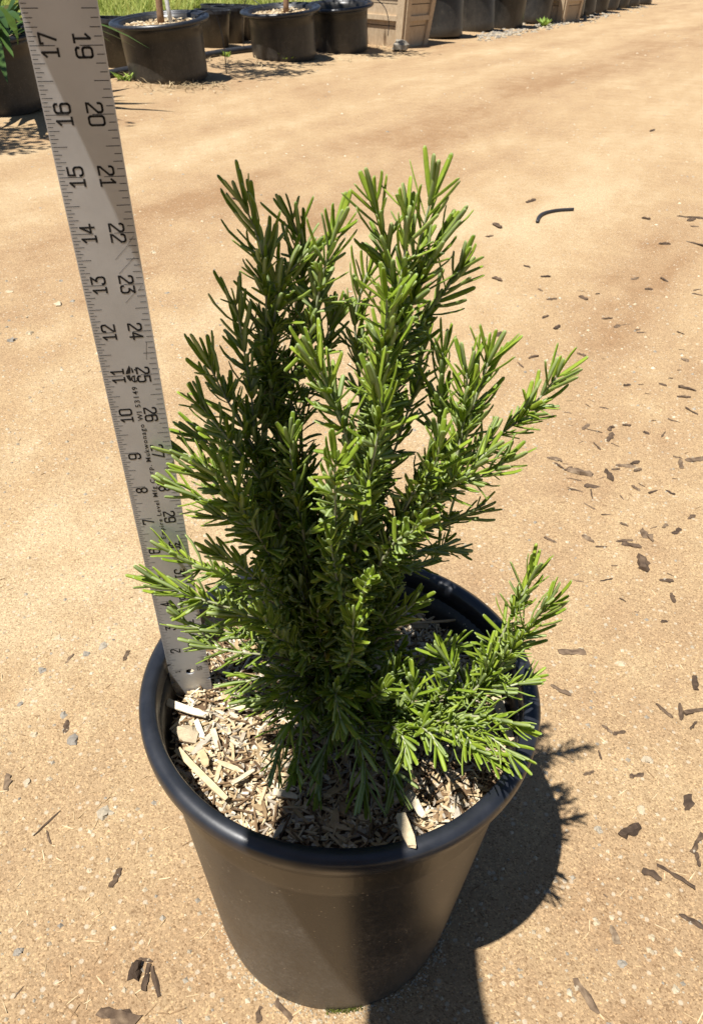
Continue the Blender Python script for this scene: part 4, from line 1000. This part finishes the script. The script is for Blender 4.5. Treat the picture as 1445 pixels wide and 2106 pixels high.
# pebbles one can pick out
PEB = [(150, 1524, 34, .12, 'flat grey pebble left of the pot, largest of the grey ones'), (41, 1955, 30, .28, 'angular grey pebble alone in the sand'), (217, 1672, 40, .62, 'tan lump of stone half sunk in the dirt'), (57, 1612, 24, .75, None), (102, 1604, 20, .8, None), (71, 1512, 22, .85, None), (132, 1473, 24, .3, None), (43, 1447, 16, .15, None), (86, 1380, 24, .2, None), (178, 1346, 20, .3, None), (212, 1331, 26, .55, None), (120, 1313, 22, .9, None), (185, 1790, 18, .9, None), (193, 1916, 18, .95, None),
       (24, 698, 26, .12, None), (60, 683, 22, .9, None), (118, 622, 24, .95, None), (148, 614, 16, .3, None), (17, 597, 22, .9, None), (125, 572, 14, .3, None), (305, 568, 16, .95, None), (343, 598, 14, .25, None), (315, 512, 20, .95, None), (798, 267, 12, .25, None), (1338, 1932, 20, .9, None), (1385, 2040, 22, .8, None), (1390, 1962, 22, .9, None), (1257, 1888, 16, .95, None), (1317, 1668, 26, .85, None), (1330, 1565, 30, .75, None), (1228, 1708, 26, .55, None), (1249, 1752, 12, .98, None), (1335, 1928, 14, .9, None), (1278, 1985, 24, .3, None), (1275, 1365, 26, .9, None), (1372, 897, 12, .95, None), (1225, 1900, 20, .9, None), (60, 1240, 12, .9, None), (290, 1105, 12, .98, None), (15, 1340, 14, .9, None)]
for (u, v, s_px, tn, lab) in PEB:
    p = at_z(u, v); w = (at_z(u + s_px, v) - p).length / 2.6; z = gh(p.x, p.y); b = MB(); k = rng.uniform(.8, 1.2); pk = 'small bluish grey' if tn < .4 else 'small tan' if tn < .82 else 'small whitish'
    b.add(*rock((p.x, p.y, z - w * .12), (w, w * k, w * .55), tn * .72)); tag(b.build('pebble', MAT['stone'], None, (p.x, p.y, z)), lab or pk + ' pebble bedded in the sandy dirt', 'pebble', None if lab else pk + 's bedded in the dirt'.replace('s', ' pebbles', 1))
b = MB(); r4 = random.Random(8)                           # sand grains and grit
for i in range(6500):
    y = 8 + 70 * r4.random() ** 1.8; x = r4.uniform(-1, 1) * (9 + y * .55)
    if math.hypot(x - CX, y - CY) < RB: continue
    s = r4.choice((.02, .025, .03, .03, .045, .06, .09)) * r4.uniform(.7, 1.3) * (1 + y / 60); z = gh(x, y); o = r4.uniform(0, 6.28)
    v = [(x + s * math.cos(o + a), y + s * math.sin(o + a) * r4.uniform(.7, 1.2), z - s * .1) for a in (0, 1.57, 3.14, 4.71)] + [(x + r4.uniform(-.3, .3) * s, y + r4.uniform(-.3, .3) * s, z + s * .7)]
    b.add(v, [(0, 1, 4), (1, 2, 4), (2, 3, 4), (3, 0, 4)], (min(1, max(0, r4.gauss(.53, .17))), 0, 0))
for i in range(900):
    a = r4.uniform(0, 6.28); q = RB + abs(r4.gauss(0, .22)); x, y = CX + q * math.cos(a), CY + q * math.sin(a); s = r4.uniform(.02, .07); z = gh(x, y); o = r4.uniform(0, 6.28)
    v = [(x + s * math.cos(o + a_), y + s * math.sin(o + a_), z - s * .1) for a_ in (0, 1.57, 3.14, 4.71)] + [(x, y, z + s * .8)]
    b.add(v, [(0, 1, 4), (1, 2, 4), (2, 3, 4), (3, 0, 4)], (min(1, max(0, r4.gauss(.62, .2))), 0, 0))
for i in range(3000):
    y = 60 + 340 * r4.random() ** 1.5; x = r4.uniform(-.45, .75) * (y + 10)
    if x < -47 + (y - 207) * .55 - 5 and y > 150: continue
    if nz(x, y, 22, 6.6) < -.05 and r4.random() < .8: continue
    s = r4.uniform(.05, .15) * (1 + y / 130); z = gh(x, y); o = r4.uniform(0, 6.28)
    v = [(x + s * math.cos(o + a), y + s * math.sin(o + a), z - s * .1) for a in (0, 1.57, 3.14, 4.71)] + [(x + r4.uniform(-.3, .3) * s, y + r4.uniform(-.3, .3) * s, z + s * .55)]
    b.add(v, [(0, 1, 4), (1, 2, 4), (2, 3, 4), (3, 0, 4)], (min(1, max(0, r4.gauss(.60, .16))), 0, 0))
tag(b.build('grit', MAT['stone'], None, (0, 20, 0), kind='stuff'), 'coarse sand grains strewn over the dirt', 'grit')
b = MB()
for i in range(1100):                                     # fine shredded wood
    y = 8 + 60 * r4.random() ** 1.6; x = r4.uniform(-1, 1) * (9 + y * .55)
    if math.hypot(x - CX, y - CY) < RB + .2: continue
    L = r4.uniform(.15, .55); b.add(*chip(L, r4.uniform(.02, .05), .025, rot3(r4.uniform(0, 6.28), r4.gauss(0, .08)), Vector((x, y, gh(x, y) + .015)), r4.uniform(-.3, .3), (.5, .5), .5, r4), (r4.choice((.2, .4, .55, .65, .8)), 0, 0))
tag(b.build('wood_shreds', MAT['chip'], None, (0, 20, 0), kind='stuff'), 'fine wood shreds mixed into the sandy dirt', 'wood shreds')

# ================================================================== THE PERSON HOLDING THE RULER
def skin(name, pts, edges, mat, parent, sub=2, flat=None):
    me = bpy.data.meshes.new(name)
    base = Vector(PB)
    me.from_pydata([tuple((Vector(p[0]) - base) * IN) for p in pts], edges, []); me.materials.append(mat)
    o = bpy.data.objects.new(name, me); col.objects.link(o); o.location = base * IN; attach(o, parent)
    o.modifiers.new('skin', 'SKIN'); sv = me.skin_vertices[0].data
    for i, p in enumerate(pts):
        r_ = p[1]; sv[i].radius = ((r_[0] * IN, r_[1] * IN) if isinstance(r_, tuple) else (r_ * IN, r_ * IN)); sv[i].use_root = (i == 0)
    o.modifiers['skin'].use_smooth_shade = True
    m_ = o.modifiers.new('sub', 'SUBSURF'); m_.levels = sub; m_.render_levels = sub
    return o
PB = (0, -15, 0)
person = tag(empty('person', PB), 'crouching person in grey shirt and blue trousers steadying the yardstick with one hand', 'person')
MAT['skin'] = mat_plain('skin', (0.42, 0.25, 0.17), 0.5, 0.08, 40); MAT['shirt'] = mat_plain('shirt', (0.26, 0.27, 0.28), 0.9, 0.1, 200)
MAT['trousers'] = mat_plain('trousers', (0.05, 0.07, 0.12), 0.9, 0.15, 200); MAT['hair'] = mat_plain('hair', (0.03, 0.02, 0.014), 0.6, 0.3, 200)
MAT['shoe'] = mat_plain('shoe', (0.06, 0.05, 0.045), 0.6, 0.2, 100)
pel, sp1, che, nkb, nk = (0.3, -21, 17), (0.1, -19.3, 24.5), (0, -15.8, 32.8), (0, -12.8, 39.8), (0, -11.8, 41.4)
shL, elL, wrL = (-7.0, -11.6, 38.2), (-7.2, 0.8, 34.0), (-6.0, 11.0, 31.9)
shR, elR, wrR = (7.0, -11.8, 38.2), (8.2, -8.0, 26.6), (4.4, -3.2, 26.6)
pts = [(pel, 4.2), (sp1, 3.8), (che, 3.9), (nkb, 2.6), (nk, 2.2), ((0, -10.6, 43.6), (3.0, 3.3)), ((0, -9.9, 46.6), (4.0, 4.7)), ((0, -10.4, 49.4), (3.4, 4.0)),
       (shL, 2.1), (elL, 1.55), ((-6.6, 6.0, 33.0), 1.4), (wrL, 1.0), ((-5.85, 12.35, 31.4), (0.75, 1.25)),
       (shR, 2.1), (elR, 1.55), (wrR, 1.0), ((3.3, -1.9, 27.1), (0.75, 1.2)),
       ((-3.6, -20.5, 16.4), 3.4), ((-6.4, -7.6, 19.4), 2.3), ((-6.0, -14.0, 4.2), 1.5), ((-6.6, -8.6, 1.3), 1.2),
       ((3.8, -20.5, 16.4), 3.4), ((6.6, -7.6, 19.4), 2.3), ((6.2, -14.0, 4.2), 1.5), ((6.8, -8.6, 1.3), 1.2)]
ed = [(0, 1), (1, 2), (2, 3), (3, 4), (4, 5), (5, 6), (6, 7), (2, 8), (8, 9), (9, 10), (10, 11), (11, 12), (2, 13), (13, 14), (14, 15), (15, 16), (0, 17), (17, 18), (18, 19), (19, 20), (0, 21), (21, 22), (22, 23), (23, 24)]
def chain(root, ps):
    i0 = root
    for p, r_ in ps: pts.append((p, r_)); ed.append((i0, len(pts) - 1)); i0 = len(pts) - 1
for q, z in enumerate((32.75, 31.9, 31.05, 30.25)):        # left hand: fingers across the front of the ruler, closed round its edge
    chain(12, [((-5.35, 12.65, z), .42), ((-4.45, 12.85, z - .05), .38), ((-3.82, 13.25, z - .1), .35), ((-3.75, 13.95, z - .12), .32), ((-4.25, 14.25, z - .12), .28)])
chain(12, [((-6.05, 13.1, 31.7), .48), ((-6.0, 14.0, 32.2), .42), ((-5.25, 14.25, 32.5), .36)])
CP = Vector((0, 0, CH)); ph = CP - f0 * 0.42 - uu * 1.9 + rr * 0.85   # the phone hangs behind and below the lens
for q in range(4): chain(16, [(tuple(ph + rr * 1.9 - uu * (0.3 + .75 * q) - f0 * .1), .38), (tuple(ph + rr * 1.75 - uu * (0.3 + .75 * q) + f0 * .30), .32), (tuple(ph + rr * 1.0 - uu * (0.3 + .75 * q) + f0 * .36), .28)])
chain(16, [(tuple(ph + rr * 1.95 - uu * 1.6 - f0 * .7), .45), (tuple(ph + rr * 1.3 - uu * .8 - f0 * .62), .38)])
skin('body', pts, ed, MAT['skin'], person)
skin('shirt', [(pel, 5.5), (sp1, 5.6), (che, 6.4), ((0, -13.4, 38.6), 4.2), (shL, 3.9), (elL, 2.05), ((-6.6, 5.8, 33.1), 1.85), ((-6.15, 9.8, 32.2), 1.5), (shR, 3.9), (elR, 2.05), ((5.3, -4.4, 26.6), 1.55)],
     [(0, 1), (1, 2), (2, 3), (2, 4), (4, 5), (5, 6), (6, 7), (2, 8), (8, 9), (9, 10)], MAT['shirt'], person)
skin('trousers', [((0.3, -21.2, 17.0), 5.4), ((-3.6, -20.3, 16.2), 4.2), ((-6.4, -7.6, 19.3), 3.0), ((-6.0, -13.6, 4.8), 2.2), ((3.8, -20.3, 16.2), 4.2), ((6.6, -7.6, 19.3), 3.0), ((6.2, -13.6, 4.8), 2.2), ((0.2, -20.4, 20.6), 5.2), ((0.3, -23.4, 14.6), 4.4)],
     [(0, 1), (1, 2), (2, 3), (0, 4), (4, 5), (5, 6), (0, 7), (0, 8)], MAT['trousers'], person)
for sx in (-6.2, 6.4): skin('shoe', [((sx, -15.4, 1.6), 1.7), ((sx, -12.0, 1.7), 1.8), ((sx + (.5 if sx > 0 else -.5), -7.6, 1.2), 1.4), ((sx + (.6 if sx > 0 else -.6), -5.2, 1.0), 1.0)], [(0, 1), (1, 2), (2, 3)], MAT['shoe'], person)
skin('hair', [((0, -12.9, 44.6), 3.4), ((0, -12.2, 47.6), (4.6, 4.4)), ((0, -10.8, 49.4), (4.6, 4.3)), ((0, -8.6, 49.8), (3.6, 2.8))], [(0, 1), (1, 2), (2, 3)], MAT['hair'], person)
fd = Vector((0, .92, -.38)); hd = Vector((0, -9.9, 46.4)); fu = Vector((0, .38, .92))
skin('nose', [(tuple(hd + fd * 3.3 + fu * .3), .35), (tuple(hd + fd * 3.9 - fu * .6), .5)], [(0, 1)], MAT['skin'], person)
for sx in (-1, 1):
    skin('eye', [(tuple(hd + fd * 3.0 + fu * .5 + rr * 1.25 * sx), .42), (tuple(hd + fd * 3.25 + fu * .5 + rr * 1.25 * sx), .36)], [(0, 1)], MAT['white'], person)
    skin('ear', [(tuple(hd + rr * 3.0 * sx + fu * .7), .45), (tuple(hd + rr * 3.2 * sx - fu * .5), .4)], [(0, 1)], MAT['skin'], person)
skin('mouth', [(tuple(hd + fd * 3.1 - fu * 1.7 - rr * .8), .2), (tuple(hd + fd * 3.35 - fu * 1.75), .26), (tuple(hd + fd * 3.1 - fu * 1.7 + rr * .8), .2)], [(0, 1), (1, 2)], mat_plain('lips', (0.36, 0.15, 0.12), 0.5), person)
b = MB(); RM = Matrix((rr, uu, -f0)).transposed(); b.add(*boxm(ph.x, ph.y, ph.z, 2.9, 5.9, 0.30, RM))
phone = tag(b.build('phone', MAT['rubber'], None, tuple(ph)), 'dark slab phone held in the right hand of the crouching person', 'phone')
bv = phone.modifiers.new('bevel', 'BEVEL'); bv.width = 0.003; bv.segments = 3
